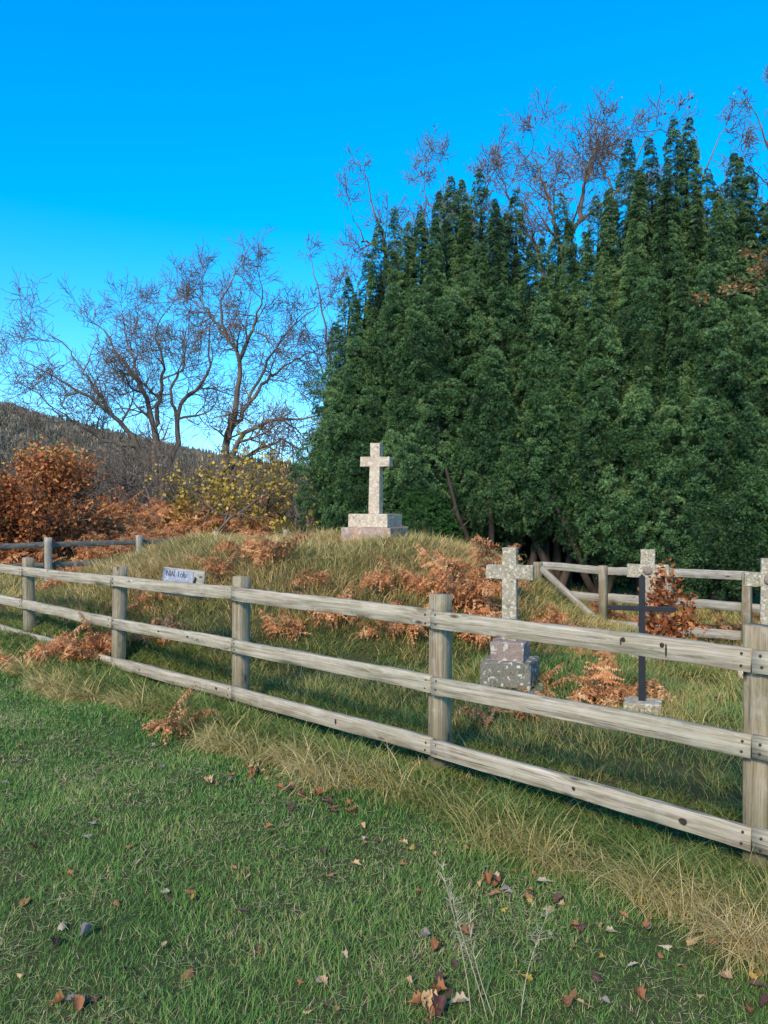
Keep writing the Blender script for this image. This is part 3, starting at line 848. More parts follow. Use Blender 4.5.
# broad oak, left
D = 34.0
root = empty('bare_tree', (P(160, 0, D)[0], D, float(HF(P(160, 0, D)[0], D))), 0, 'wide spreading bare oak on the left, its limbs reaching toward the hill', 'tree', 'leafless trees')
t = Tree(3)
limbs_px(t, D, [
    ([(158, 530, 0), (154, 490, 0), (157, 445, 0), (152, 412, 0.3), (140, 385, 0.5), (122, 358, 0.8), (104, 330, 1)], 0.34, 0.09),
    ([(152, 412, 0.3), (160, 398, 0), (163, 365, -0.5), (155, 335, -1), (160, 320, -1.4)], 0.17, 0.06),
    ([(154, 470, 0), (128, 430, -.6), (104, 408, -1.2), (80, 392, -1.8), (52, 375, -2.2), (25, 362, -2.6)], 0.22, 0.05),
    ([(128, 430, -.6), (105, 440, -1), (80, 424, -1.5), (55, 412, -2), (40, 395, -2.2)], 0.13, 0.05),
    ([(104, 408, -1.2), (84, 372, -1), (66, 345, -1), (48, 334, -1.2)], 0.12, 0.04),
    ([(140, 385, 0.5), (128, 345, 1.5), (122, 318, 2), (130, 312, 2)], 0.12, 0.04),
    ([(160, 500, 0), (178, 440, 0.5), (177, 410, 0.8), (196, 388, 1), (212, 366, 1), (206, 338, 1.2), (214, 318, 1)], 0.26, 0.06),
    ([(177, 410, 0.8), (170, 388, 1.2), (186, 362, 1.6), (180, 330, 1.8)], 0.13, 0.04),
], maxl=4, dens=0.64, rmin=0.0095, L=2.1, trop=0.03, spread=1.25, tort=0.13)
t.meshes(root, M['bark'], M['twig'], 2)

# taller oak to its right
D = 31.0
root = empty('bare_tree', (P(212, 0, D)[0], D, float(HF(P(212, 0, D)[0], D))), 0, 'tall bare oak with a few clinging brown leaves, left of the yews', 'tree', 'leafless trees')
t = Tree(8)
limbs_px(t, D, [
    ([(208, 540, 0), (213, 500, 0), (225, 458, 0), (233, 413, 0), (242, 377, 0), (236, 350, 0), (218, 325, 0), (222, 298, 0), (235, 274, 0)], 0.36, 0.06),
    ([(236, 350, 0), (252, 330, -.5), (262, 300, -1), (262, 286, -1.4)], 0.14, 0.04),
    ([(218, 325, 0), (200, 300, .6), (203, 288, 1)], 0.10, 0.04),
    ([(225, 458, 0), (245, 432, -.6), (275, 420, -1), (308, 418, -1.5), (335, 412, -2)], 0.2, 0.05),
    ([(233, 413, 0), (262, 385, .5), (288, 362, 1), (318, 350, 1.3)], 0.16, 0.05),
    ([(262, 385, .5), (280, 340, .8), (305, 318, 1), (322, 300, 1.2)], 0.10, 0.04),
    ([(225, 458, 0), (255, 452, .6), (280, 440, 1), (300, 450, 1.4), (325, 440, 1.8)], 0.15, 0.04),
    ([(213, 495, 0), (235, 478, -1), (270, 470, -1.5), (300, 478, -2)], 0.16, 0.05),
], maxl=4, dens=0.62, rmin=0.009, L=1.85, trop=0.02, spread=1.25, tort=0.13)
t.meshes(root, M['bark'], M['twig'], 2, leaf=dict(lvl=3, n=900, size=0.10, mat=M['brownleaf'], where=lambda p: p[:, 2] < 6.5))

# trees standing behind the yews: only their tops show
def back_tree(label, D, px_base, lst, seed, leafn=0, leafmat=None, dens=0.8, L=3.0, rmin=0.009, maxl=4):
    root = empty('bare_tree', (P(px_base, 0, D)[0], D, float(HF(P(px_base, 0, D)[0], D))), 0, label, 'tree', 'leafless trees')
    t = Tree(seed)
    limbs_px(t, D, lst, maxl=maxl, dens=dens * 0.78, rmin=rmin, L=L * 0.62, trop=0.03, spread=1.3, tort=0.13)
    t.meshes(root, M['bark'], M['twig'], 2, leaf=dict(lvl=3, n=leafn, size=0.11, mat=leafmat or M['brownleaf']) if leafn else None)


back_tree('bare tree whose thin twigs show above the left yew spires', 29.0, 395, [
    ([(395, 540, 0), (395, 400, 0), (392, 300, 0), (385, 240, 0), (374, 210, 0), (368, 180, 0)], 0.32, 0.05),
    ([(392, 300, 0), (415, 240, .5), (426, 208, 1), (424, 182, 1)], 0.16, 0.04),
    ([(385, 240, 0), (365, 245, -.5), (352, 215, -1)], 0.1, 0.03)], 21, dens=0.72, L=2.4)
back_tree('small bare tree with reddish twigs showing at the yews left edge', 33.0, 330, [
    ([(335, 520, 0), (335, 400, 0), (325, 330, 0), (318, 290, 0), (312, 262, 0)], 0.24, 0.04),
    ([(335, 400, 0), (318, 360, .5), (300, 330, 1)], 0.12, 0.03),
    ([(335, 400, 0), (345, 340, .5), (345, 290, 1)], 0.12, 0.03)], 22, dens=0.7, L=2.4)
back_tree('large bare oak arching its limbs over the middle yew spires', 27.0, 560, [
    ([(556, 540, 0), (558, 400, 0), (560, 300, 0), (566, 232, 0), (590, 212, -.3), (614, 196, -.5), (634, 170, -.6), (645, 140, -.6)], 0.40, 0.05),
    ([(560, 300, 0), (538, 250, .5), (515, 210, 1), (500, 178, 1)], 0.2, 0.05),
    ([(566, 232, 0), (550, 200, .5), (538, 172, 1), (532, 150, 1)], 0.16, 0.04),
    ([(590, 212, -.3), (586, 182, 0), (592, 158, .3), (594, 138, .5)], 0.13, 0.04),
    ([(614, 196, -.5), (604, 172, 0), (614, 148, .4)], 0.09, 0.03)], 23, 420, dens=0.8, L=2.6)
back_tree('bare tree whose twigs fill the sky between the left and middle spires', 28.0, 462, [
    ([(462, 540, 0), (462, 350, 0), (460, 250, 0), (452, 205, 0), (446, 178, 0)], 0.3, 0.04),
    ([(460, 250, 0), (476, 210, .4), (490, 182, .8), (494, 165, 1)], 0.16, 0.03),
    ([(460, 250, 0), (436, 215, .4), (420, 190, .8)], 0.14, 0.03)], 27, 150, dens=0.8, L=2.5)
back_tree('bare tree behind the twin topmost yew spires', 25.0, 700, [
    ([(700, 540, 0), (700, 350, 0), (705, 230, 0), (698, 180, 0), (710, 160, 0), (720, 135, 0)], 0.3, 0.04),
    ([(700, 300, 0), (665, 220, .4), (640, 185, .8), (628, 160, 1)], 0.16, 0.03),
    ([(705, 230, 0), (732, 190, .3), (740, 160, .5)], 0.12, 0.03)], 24, 120, dens=0.72, L=2.2)
back_tree('bare tree at the right edge with drooping dark twigs', 20.0, 800, [
    ([(800, 540, 0), (798, 350, 0), (790, 230, 0), (778, 170, 0), (765, 135, 0), (758, 118, 0)], 0.28, 0.04),
    ([(790, 230, 0), (768, 185, -.3), (752, 168, -.5)], 0.1, 0.03),
    ([(778, 170, 0), (790, 120, .2), (775, 92, .4)], 0.09, 0.03)], 25, 90, M['copper'], dens=0.74, L=1.5, rmin=0.007)

# tree standing out of the frame to the right; one leafy bough reaches in before the yews
D = 11.0
xb = P(930, 0, D)[0]
root = empty('leafy_tree', (xb, D, float(HF(xb, D))), 0, 'thin leafy bough with golden leaves reaching in at the right edge', 'tree')
t = Tree(31)
t.limb([(xb, D, -0.4), (xb + .1, D, 2.0), (xb - .1, D, 4), (xb - .5, D + .2, 5.6)], 0.16, 0.06, maxl=3, dens=0.5, L=1.6, rmin=0.004)
for pts in ([(930, 330, 0), (850, 262, -.2), (790, 280, -.3), (745, 291, -.3), (712, 296, -.3)], [(850, 262, -.2), (800, 250, 0), (765, 262, 0.1), (742, 277, .1)], [(930, 300, 0), (850, 240, .2), (790, 252, .2), (758, 255, .2)]):
    t.limb([P(x_, y_, D + dz) for x_, y_, dz in pts], 0.03, 0.006, lvl=2, maxl=3, dens=0.7, L=0.45, rmin=0.003, jit=0.015, f0=0.35, trop=0)
t.meshes(root, M['bark'], M['twiggrey'], 2, leaf=dict(lvl=3, n=480, size=0.058, mat=M['brownleaf'], sp=0.04, where=lambda p: p[:, 0] < 6.3))


# thickets of bare scrub below the oaks
def shrub(name, label, cat, px, py, D, hgt, spread, stems, seed, mat, thin, leaf=None, group=None, maxl=3, dens=0.9, rmin=0.007, lean=0.45, r0=0.05, trop=0.05, tort=0.3):
    X = P(px, 0, D)[0]; z = float(HF(X, D))
    root = empty(name, (X, D, z), 0, label, cat, group); t = Tree(seed); rn = random.Random(seed)
    for k in range(stems):
        a = rn.uniform(0, 6.283); d = Vector((math.cos(a) * lean * rn.uniform(.3, 1.4), math.sin(a) * lean * rn.uniform(.3, 1.4), 1)).normalized()
        t.branch(Vector((X + rn.gauss(0, spread * .25), D + rn.gauss(0, spread * .25), z - 0.1)), d, hgt * rn.uniform(.6, .95), r0 * rn.uniform(.6, 1.2), 1, maxl, tort, trop, dens, rmin)
    t.meshes(root, mat, thin, 2, names=('stems', 'crown'), leaf=leaf)
    return root


g = 'bare scrub below the oaks'
shrub('bare_shrub', 'grey leafless scrub directly right of the copper coloured beech', 'shrub', 118, 0, 29, 3.2, 2.4, 12, 51, M['bark'], M['twiggrey'], group=g, lean=0.8)
shrub('bare_shrub', 'grey leafless scrub under the broad oak trunk', 'shrub', 160, 0, 28, 2.9, 2.4, 13, 52, M['bark'], M['twiggrey'], group=g, lean=0.9)
shrub('bare_shrub', 'grey leafless scrub between the two oak trunks', 'shrub', 195, 0, 30, 2.8, 2.4, 11, 53, M['bark'], M['twiggrey'], group=g, lean=0.8)
shrub('bare_shrub', 'tangled leafless scrub behind the yellow leaved shrub', 'shrub', 265, 0, 30, 3.0, 2.6, 12, 54, M['bark'], M['twiggrey'], group=g, lean=0.9)
shrub('bare_shrub', 'low leafless scrub at the foot of the leftmost yew', 'shrub', 318, 0, 24, 2.2, 1.6, 9, 55, M['bark'], M['twiggrey'], group=g, lean=0.9)
shrub('bare_shrub', 'tall leafless scrub behind the copper coloured beech', 'shrub', 50, 0, 33, 3.6, 2.6, 11, 56, M['bark'], M['twiggrey'], group=g, lean=0.7)
shrub('bare_shrub', 'leafless scrub at the left edge of the picture', 'shrub', -5, 0, 31, 3.2, 2.6, 10, 57, M['bark'], M['twiggrey'], group=g, lean=0.7)

# yellow leaved shrub
shrub('yellow_shrub', 'spreading shrub with sparse yellow leaves left of the yews', 'shrub', 250, 0, 24, 2.5, 4.2, 20, 61, M['bark'], M['twiggrey'], dict(lvl=2, n=4600, size=0.12, mat=M['gold'], sp=0.10, asp=0.7), lean=1.2, maxl=3, dens=0.7, trop=0.0)
shrub('yellow_shrub', 'small shrub with amber leaves at the left end of the mound top', 'shrub', 296, 0, 17.8, 0.95, 0.4, 6, 62, M['bark'], M['twiggrey'], dict(lvl=2, n=420, size=0.085, mat=M['orangey'], sp=0.05, asp=0.7), lean=0.6, maxl=3, dens=0.6, r0=0.02, rmin=0.004)

# copper beech by the left edge
D = 21.0; X = P(50, 0, D)[0]; z = float(HF(X, D))
root = empty('beech_tree', (X, D, z), 0, 'small beech with dense copper leaves behind the left fence', 'tree')
t = Tree(71); rn = random.Random(5)
t.pl.append(([Vector((X, D, z - .2)), Vector((X + .03, D, z + .5)), Vector((X - .02, D, z + 1.2)), Vector((X + .05, D, z + 2.2)), Vector((X + .1, D, z + 2.7))], [0.085, 0.075, 0.06, 0.04, 0.015], 0))
for k in range(30):
    hh = rn.uniform(0.25, 2.35); a = rn.uniform(0, 6.283); ln = max(0.4, 1.75 - 0.50 * hh) * rn.uniform(.75, 1.1)
    t.branch(Vector((X + .03, D, z + hh)), Vector((math.cos(a), math.sin(a), 0.35 + hh * .12)).normalized(), ln, 0.03, 1, 3, 0.22, 0.02, 0.75, 0.005)
t.meshes(root, M['bark'], M['twig'], 1, leaf=dict(lvl=2, n=8500, size=0.10, mat=M['copper'], sp=0.17, asp=0.65, tint=lambda p: np.clip(0.42 + 0.2 * RNG.normal(size=len(p)) + 0.35 * sstep(2.7, 3.6, p[:, 2]), 0, 1)))
D = 20.0; X = P(-20, 0, D)[0]; z = float(HF(X, D))
root = empty('beech_tree', (X, D, z), 0, 'low copper leaved beech cut by the left edge', 'tree')
t = Tree(72)
t.pl.append(([Vector((X, D, z - .2)), Vector((X + .03, D, z + .5)), Vector((X - .02, D, z + 1.0)), Vector((X + .05, D, z + 1.6)), Vector((X + .1, D, z + 2.1))], [0.07, 0.06, 0.05, 0.03, 0.012], 0))
for k in range(24):
    hh = rn.uniform(0.2, 1.8); a = rn.uniform(0, 6.283); ln = max(0.4, 1.5 - 0.5 * hh) * rn.uniform(.75, 1.1)
    t.branch(Vector((X + .03, D, z + hh)), Vector((math.cos(a), math.sin(a), 0.3)).normalized(), ln, 0.03, 1, 3, 0.22, 0.02, 0.75, 0.005)
t.meshes(root, M['bark'], M['twig'], 1, leaf=dict(lvl=2, n=8000, size=0.10, mat=M['copper'], sp=0.10, asp=0.65, tint=lambda p: np.clip(0.40 + 0.2 * RNG.normal(size=len(p)), 0, 1)))

# russet sapling beside the iron cross
D = 8.35; X = P(668, 0, D)[0]; z = float(HF(X, D))
root = empty('beech_sapling', (X, D, z), 0, 'russet leaved sapling growing between the iron cross and far fence', 'sapling')
t = Tree(81)
for (px_, tp) in ((660, 580), (672, 596), (684, 612), (652, 615)):
    tip = P(px_, tp, D + rn.uniform(-.1, .1)); b_ = Vector((X + rn.gauss(0, .03), D, z))
    t.limb([tuple(b_), tuple((b_ * .5 + Vector(tip) * .5) + Vector((rn.gauss(0, .03), rn.gauss(0, .03), 0))), tuple(tip)], 0.012, 0.004, lvl=1, maxl=2, dens=0.75, L=0.34, rmin=0.002, jit=0.012, f0=0.3, trop=0.0)
t.meshes(root, M['bark'], M['twig'], 2, names=('stems', 'crown'), leaf=dict(lvl=2, n=1150, size=0.062, mat=M['russet'], sp=0.05, asp=0.6))


# ------------------------------------------------------------------ yews
def tuft_template(k, seed):
    rg = np.random.default_rng(seed); vs = []; fs = []; tv = []
    for i in range(k):
        th = math.acos(rg.uniform(0.05, 1)); ph = rg.uniform(0, 6.283)
        d = np.array([math.sin(th) * math.cos(ph), math.sin(th) * math.sin(ph), math.cos(th)])
        sd_ = unit(np.cross(d, rg.normal(size=3))); L_ = rg.uniform(0.8, 1.08); w = rg.uniform(0.055, 0.095)
        o = d * 0.12; b0 = len(vs)
        vs += [o, o + d * L_ * .55 + sd_ * w, o + d * L_, o + d * L_ * .55 - sd_ * w]; fs.append([b0, b0 + 1, b0 + 2, b0 + 3])
        tv += [-0.55, -0.08, 0.22, -0.08]  # dark roots, light tips: shade between sprigs put into the tint
    return np.array(vs), np.array(fs), np.array(tv)


TUFTS = [tuft_template(17, 100 + i) for i in range(4)]


def prof(d, Hs, rs, low):
    """radius of a spire at depth d below its tip, drawing in again over the lowest stretch"""
    r = np.where(d < 1.0, 0.27 * np.power(np.clip(d, 0, 1), 0.5), 0.27 + 0.108 * np.clip(d - 1.0, 0, 9) ** 0.85) * rs
    return r * np.where(d > Hs - low, np.sqrt(np.clip((Hs - d) / low, 0.0, 1)) * 0.75 + 0.25, 1)


def lobe_points(n):
    v = unit(RNG.normal(size=(n, 3)))
    return v


def florets(pos, nrm, tin, siz, per=8):
    """each point becomes a rounded sprig head: needle tufts over a small dome, tint lighter outward"""
    n = len(pos); k = np.repeat(np.arange(n), per)
    nn = unit(nrm)[k]
    v = unit(RNG.normal(size=(n * per, 3))); v = np.where((v * nn).sum(1, keepdims=True) < -0.1, -v, v)
    v = unit(v + 0.35 * nn); c = (v * nn).sum(1)
    rad = (siz * 1.15)[k]
    p = pos[k] + v * rad[:, None] - nn * (rad * 0.35)[:, None]
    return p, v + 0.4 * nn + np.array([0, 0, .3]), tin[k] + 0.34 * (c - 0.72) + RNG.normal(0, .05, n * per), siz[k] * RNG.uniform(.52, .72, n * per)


def make_yew(label, spires, trunk_px, Dt, z_low, seed, lobes=26, shade=0.0):
    """spires: (px tip, py tip, depth, radius scale). Crown = needle tufts over spires and side plumes; trunk with limbs below"""
    rg = random.Random(seed)
    xt = P(trunk_px, 0, Dt)[0]; gz = float(HF(xt, Dt))
    root = empty('yew_tree', (xt, Dt, gz), 0, label, 'tree', 'dark upright yews behind the graves')
    o0 = np.array(root.location)
    mb = MB(); S = []
    for (px, py, D, rs) in spires:
        tip = P(px, py, D); S.append((tip, tip[2] - z_low, rs))
    pos = []; nrm = []; tin = []; siz = []
    for (tip, Hs, rs) in S:
        # surface of the spire: slightly fluted by upright plumes
        nT = int(Hs * 72 * (0.6 + 0.4 * rs))
        d = np.concatenate([RNG.random(nT) ** 0.85 * Hs, min(3.4, Hs) * RNG.random(340) ** 0.80]); nT += 340
        ph = RNG.uniform(0, 6.283, nT)
        k1 = rg.randint(4, 6); f0 = rg.uniform(0, 6.28)
        flute = 1 + 0.20 * np.sin(k1 * ph + f0 + 0.8 * np.sin(d * 1.3 + f0)) + 0.09 * np.sin(d * 2.3 + 2 * ph + f0) + 0.06 * np.sin(d * 5.1 + 3 * ph)
        r = np.maximum(prof(d, Hs, rs, 1.6) - 0.05, 0.012) * flute * RNG.uniform(0.82, 1.06, nT)
        cx = tip[0] + 0.05 * np.sin(d * .8 + f0); cy = tip[1]
        p = np.stack([cx + r * np.cos(ph), cy + r * np.sin(ph), tip[2] - d], 1)
        nn = np.stack([np.cos(ph), np.sin(ph), 0.75 + 2.2 * np.exp(-d / 0.8)], 1)
        pos.append(p); nrm.append(nn)
        ft = rg.uniform(-0.08, 0.08)
        tin.append(0.46 + ft + 1.5 * (flute - 1) + RNG.normal(0, 0.10, nT) + 0.06 * np.clip(d / Hs * 2 - 1, 0, 1)); siz.append(RNG.uniform(0.085, 0.125, nT) * np.clip(0.50 + d * 0.13, 0, 1.12))  # tint drops in the flute valleys, painting shade between the plumes
        # dark heart: solid core whose black colour stands in for inner shade
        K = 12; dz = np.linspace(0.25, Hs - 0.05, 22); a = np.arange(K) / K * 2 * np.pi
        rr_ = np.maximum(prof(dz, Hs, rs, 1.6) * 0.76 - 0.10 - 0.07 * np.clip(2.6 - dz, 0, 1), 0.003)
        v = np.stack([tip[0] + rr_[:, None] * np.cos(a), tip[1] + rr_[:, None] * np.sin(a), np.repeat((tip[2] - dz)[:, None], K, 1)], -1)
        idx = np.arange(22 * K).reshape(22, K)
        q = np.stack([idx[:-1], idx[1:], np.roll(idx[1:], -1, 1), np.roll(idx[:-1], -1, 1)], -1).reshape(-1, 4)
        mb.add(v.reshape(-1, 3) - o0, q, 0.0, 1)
    # side plumes: upswept branch ends bulging from the lower crown
    for k in range(lobes):
        tip, Hs, rs = S[rg.randrange(len(S))]
        dd = Hs * (1 - rg.random() ** 1.35 * 0.58); dd = min(dd, Hs - 0.15); ph = rg.uniform(0, 6.283) if rg.random() < 0.35 else rg.uniform(-2.6, -0.5)
        rad = float(prof(np.array(dd), Hs, rs, 1.2)) + rg.uniform(-0.12, 0.32)
        c = np.array([tip[0] + rad * math.cos(ph), tip[1] + rad * math.sin(ph), tip[2] - dd + 0.3])
        ax = np.array([rg.uniform(.28, .50), rg.uniform(.30, .55), rg.uniform(.65, 1.35)])
        n_ = int(52 * ax[2])
        v = lobe_points(n_); v = v[v[:, 2] > -0.75]; n_ = len(v)
        taper = 1 - 0.55 * np.clip(v[:, 2], 0, 1)
        jit = RNG.uniform(0.78, 1.08, n_)[:, None]
        p = c + v * ax * np.stack([taper, taper, np.ones(n_)], 1) * jit
        p[:, 0] += 0.28 * math.cos(ph) * v[:, 2]; p[:, 1] += 0.28 * math.sin(ph) * v[:, 2]
        pos.append(p); nrm.append(v * np.array([1, 1, .6]) + np.array([0, 0, 0.55]))
        ft = rg.uniform(-0.12, 0.12)
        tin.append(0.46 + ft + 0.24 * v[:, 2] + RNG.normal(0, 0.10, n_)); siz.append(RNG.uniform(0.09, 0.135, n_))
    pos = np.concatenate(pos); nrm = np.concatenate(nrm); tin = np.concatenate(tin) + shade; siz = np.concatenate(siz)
    # drop tufts buried inside neighbouring spires
    keep = np.ones(len(pos), bool)
    for (tip, Hs, rs) in ALLSP:
        d = tip[2] - pos[:, 2]; rr_ = np.where((d > 0) & (d < Hs), prof(np.clip(d, 0, Hs), Hs, rs, 1.6) * 0.72 - 0.10, 0)
        keep &= np.hypot(pos[:, 0] - tip[0], pos[:, 1] - tip[1]) > rr_
    pos, nrm, tin, siz = pos[keep], nrm[keep], tin[keep], siz[keep]
    k = (nrm[:, 1] < 0.35) | (RNG.random(len(pos)) < 0.5)               # the far side is thinner
    pos, nrm, tin, siz = pos[k], nrm[k], tin[k], siz[k]
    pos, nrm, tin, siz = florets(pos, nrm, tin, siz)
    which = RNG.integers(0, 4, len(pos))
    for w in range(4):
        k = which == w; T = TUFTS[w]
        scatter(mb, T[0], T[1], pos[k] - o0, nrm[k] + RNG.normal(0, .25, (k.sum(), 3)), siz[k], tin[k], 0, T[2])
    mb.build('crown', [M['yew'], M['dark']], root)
    # trunk and limbs
    t = Tree(seed)
    base = Vector((xt, Dt, gz - 0.2))
    for (tip, Hs, rs) in S[:3]:
        tp = Vector((tip[0], tip[1], tip[2] - Hs * 0.5)); mid = base.lerp(tp, 0.35) + Vector((rg.gauss(0, .1), rg.gauss(0, .1), -0.2))
        t.limb([tuple(base + Vector((rg.gauss(0, .1), rg.gauss(0, .1), 0))), tuple(mid), tuple(tp)], 0.17, 0.05, lvl=1, maxl=1, dens=0.1, L=1)
    for k in range(2):
        a = rg.uniform(-3.1, 0.0); t.branch(base + Vector((rg.gauss(0, .12), rg.gauss(0, .12), .05)), Vector((math.cos(a) * .55, math.sin(a) * .45, 1)).normalized(), rg.uniform(2.2, 3.2), rg.uniform(.05, .11), 1, 1, 0.09, 0.05, 0.6, 0.008)
    t.meshes(root, M['yewbark'], M['yewbark'], 9, names=('trunk', 'twigs'))
    return len(pos)


YEWS = [
    ('leftmost yew, short and narrow, at the edge of open sky', [(349, 279, 18.6, .98), (366, 254, 18.4, .9), (336, 322, 19.0, .9), (329, 380, 18.8, .75)], 352, 18.6, 1.0),
    ('second yew from the left with two close dark spires', [(381, 220, 18.0, .82), (393, 209, 18.3, .8), (408, 222, 17.6, .85)], 395, 18.2, .95),
    ('third yew from the left, its spire slightly lower than its right neighbour', [(422, 211, 17.8, .86), (437, 193, 17.9, .82)], 430, 17.9, .9),
    ('yew with a blunt pair of spires left of the pointed one', [(450, 176, 17.4, .86), (461, 181, 17.7, .8)], 456, 17.5, 1.2),
    ('yew with a single sharp spire right of the blunt pair', [(481, 170, 17.2, .92), (493, 200, 16.9, .8)], 485, 17.2, 1.4),
    ('yew with a broad blunt spire just left of the sky gap', [(516, 191, 17.0, .92), (506, 215, 17.5, .8)], 514, 17.0, 1.4),
    ('lone lower yew spire standing in the gap mid clump', [(559, 193, 16.6, .86), (544, 240, 17.0, .8), (572, 255, 16.3, .78)], 556, 16.9, 1.25),
    ('yew with a lower spire right of the gap', [(598, 196, 16.2, .9), (612, 190, 16.5, .8), (586, 240, 16.0, .78)], 600, 16.2, .9),
    ('yew with two tall thin spires left of the topmost pair', [(629, 141, 15.9, .84), (652, 139, 15.8, .82), (641, 172, 15.4, .8)], 640, 16.0, .65),
    ('tallest yew, with twin topmost spires', [(676, 119, 15.4, .82), (687, 120, 15.3, .8), (666, 170, 15.0, .78)], 682, 15.5, .45),
    ('yew between the twin topmost spires and the right edge clump', [(707, 170, 15.2, .86), (696, 200, 14.8, .8)], 703, 15.0, .35),
    ('broad yew with many short spires near the right edge', [(732, 156, 14.8, .92), (751, 168, 14.6, .9), (720, 190, 14.4, .8), (742, 160, 15.0, .8)], 738, 14.7, .45),
    ('rightmost yew, cut by the edge of the picture', [(776, 190, 14.4, .95), (800, 165, 14.3, .95), (764, 205, 14.7, .85)], 780, 14.3, .2),
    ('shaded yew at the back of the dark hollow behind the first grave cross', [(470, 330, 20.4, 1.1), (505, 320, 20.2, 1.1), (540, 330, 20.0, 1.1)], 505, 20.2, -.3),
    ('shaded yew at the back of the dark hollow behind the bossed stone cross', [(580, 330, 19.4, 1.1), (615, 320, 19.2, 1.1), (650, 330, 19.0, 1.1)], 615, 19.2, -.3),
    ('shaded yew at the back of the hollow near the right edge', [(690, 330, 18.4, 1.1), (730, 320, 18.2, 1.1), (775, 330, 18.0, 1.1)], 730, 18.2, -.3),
]
rn = random.Random(19)
for lab, sp_, tp, Dt, zl in YEWS:
    if lab.startswith('shaded'): continue
    for (px, py, D, rs) in list(sp_):
        for sg in (-1, 1):
            if rn.random() < 0.8 and not (px < 360 and sg < 0):
                sp_.append((px + sg * rn.uniform(8, 19), py + rn.uniform(22, 85), D + rn.uniform(-.75, .55), rs * rn.uniform(.66, .86)))
ALLSP = []
for lab, sp_, tp, Dt, zl in YEWS:
    for (px, py, D, rs) in sp_:
        tip = P(px, py, D); ALLSP.append((tip, tip[2] - zl, rs))
tot = 0
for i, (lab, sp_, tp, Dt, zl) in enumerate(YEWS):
    tot += make_yew(lab, sp_, tp, Dt, zl, 200 + i, lobes=6 * len(sp_), shade=(-0.38 if lab.startswith('shaded') else 0.0))  # back yews get darker needles: the hollow's deep shade painted into their tint
print('yew tufts', tot)

# low bush at the foot of the yews right of the memorial
D = 16.2; X = P(424, 0, D)[0]; z = float(HF(X, D))
root = empty('evergreen_bush', (X, D, z), 0, 'low bright green bush between the memorial plinth and dark hollow', 'bush')
mb = MB(); n = 2600
v = unit(RNG.normal(size=(n, 3))); v = v[v[:, 2] > -0.2]; n = len(v)
rr_ = 1 + 0.12 * np.sin(5 * v[:, 0] + 2) * np.sin(4 * v[:, 2]) + RNG.normal(0, 0.05, n)
p = v * np.array([0.72, 0.6, 1.35]) * rr_[:, None] + np.array([0, 0, 0.05])
for w in range(4):
    k = RNG.integers(0, 4, n) == w; T = TUFTS[w]
    scatter(mb, T[0], T[1], p[k], v[k] + np.array([0, 0, .8]), RNG.uniform(.06, .1, k.sum()), 0.68 + RNG.normal(0, .15, k.sum()), 0, T[2])
mb.build('crown', [M['hedge']], root)
t = Tree(7)
for k in range(6): t.branch(Vector((X, D, z - .1)), Vector((random.gauss(0, .35), random.gauss(0, .35), 1)).normalized(), 1.1, 0.03, 1, 2, .2, .05, .6, .006)
t.meshes(root, M['bark'], M['bark'], 9, names=('stems', 'twigs'))


# ------------------------------------------------------------------ bracken
def frond_mesh(seed, droop, crumple):
    """dead bracken frond, 1 m long along +X rising from the origin: rachis, paired pinnae, leaflets"""
    rg = np.random.default_rng(seed); mb = MB(); npn = 21
    t = np.linspace(0, 1, 12); a = 1.15 - droop * t ** 1.3
    x = np.concatenate([[0], np.cumsum(np.cos((a[1:] + a[:-1]) / 2) / 11)]); z = np.concatenate([[0], np.cumsum(np.sin((a[1:] + a[:-1]) / 2) / 11)])
    pts = np.stack([x, 0.03 * np.sin(t * 5 + seed), z], 1)
    tubes(mb, pts[None], np.linspace(0.006, 0.0015, 12)[None], 4, 0.75)
    lv = []; lf = []; lt = []
    for i in range(npn):
        f = 0.22 + 0.76 * (i + rg.uniform(0, .6)) / npn
        o = np.array([np.interp(f, t, pts[:, k]) for k in range(3)]); aa = np.interp(f, t, a)
        tan = np.array([math.cos(aa), 0, math.sin(aa)]); nor = np.array([-math.sin(aa), 0, math.cos(aa)])
        for sd_ in (-1, 1):
            if rg.random() < 0.08: continue
            Lp = 0.34 * (1 - ((f - 0.22) / 0.8)) ** 0.8 * rg.uniform(.7, 1.1) + 0.02
            dr = unit(np.array([0, sd_, 0]) + tan * rg.uniform(.15, .6) + nor * rg.normal(-0.1, crumple))
            cur = o.copy(); tint = rg.uniform(.2, .9); m = 9
            for j in range(m):
                dr = unit(dr + np.array([0, 0, -0.07 - 0.08 * crumple]) + rg.normal(0, 0.09 + .1 * crumple, 3)); nx = cur + dr * Lp / m
                side = unit(np.cross(dr, nor + rg.normal(0, .35, 3))); w = 0.042 * (1 - j / m) ** .7 * min(1, Lp / .2) + 0.006
                for s2 in (-1, 1):
                    tipv = (cur + nx) / 2 + side * s2 * w * rg.uniform(.7, 1.2) + dr * 0.015 + nor * rg.normal(0, .012)
                    b0 = len(lv); lv += [cur, nx, tipv]; lf.append([b0, b0 + 1, b0 + 2]); tt = np.clip(tint + rg.normal(0, .12), 0, 1); lt += [tt] * 3
                cur = nx
    mb.add(np.array(lv), np.array(lf), np.array(lt))
    return mb


FR = [frond_mesh(1, 1.2, .15), frond_mesh(2, 1.7, .3), frond_mesh(3, 2.1, .45), frond_mesh(4, 0.8, .2), frond_mesh(5, 2.5, .5)]
FRM = [f.mesh('frond', [M['bracken']]) for f in FR]


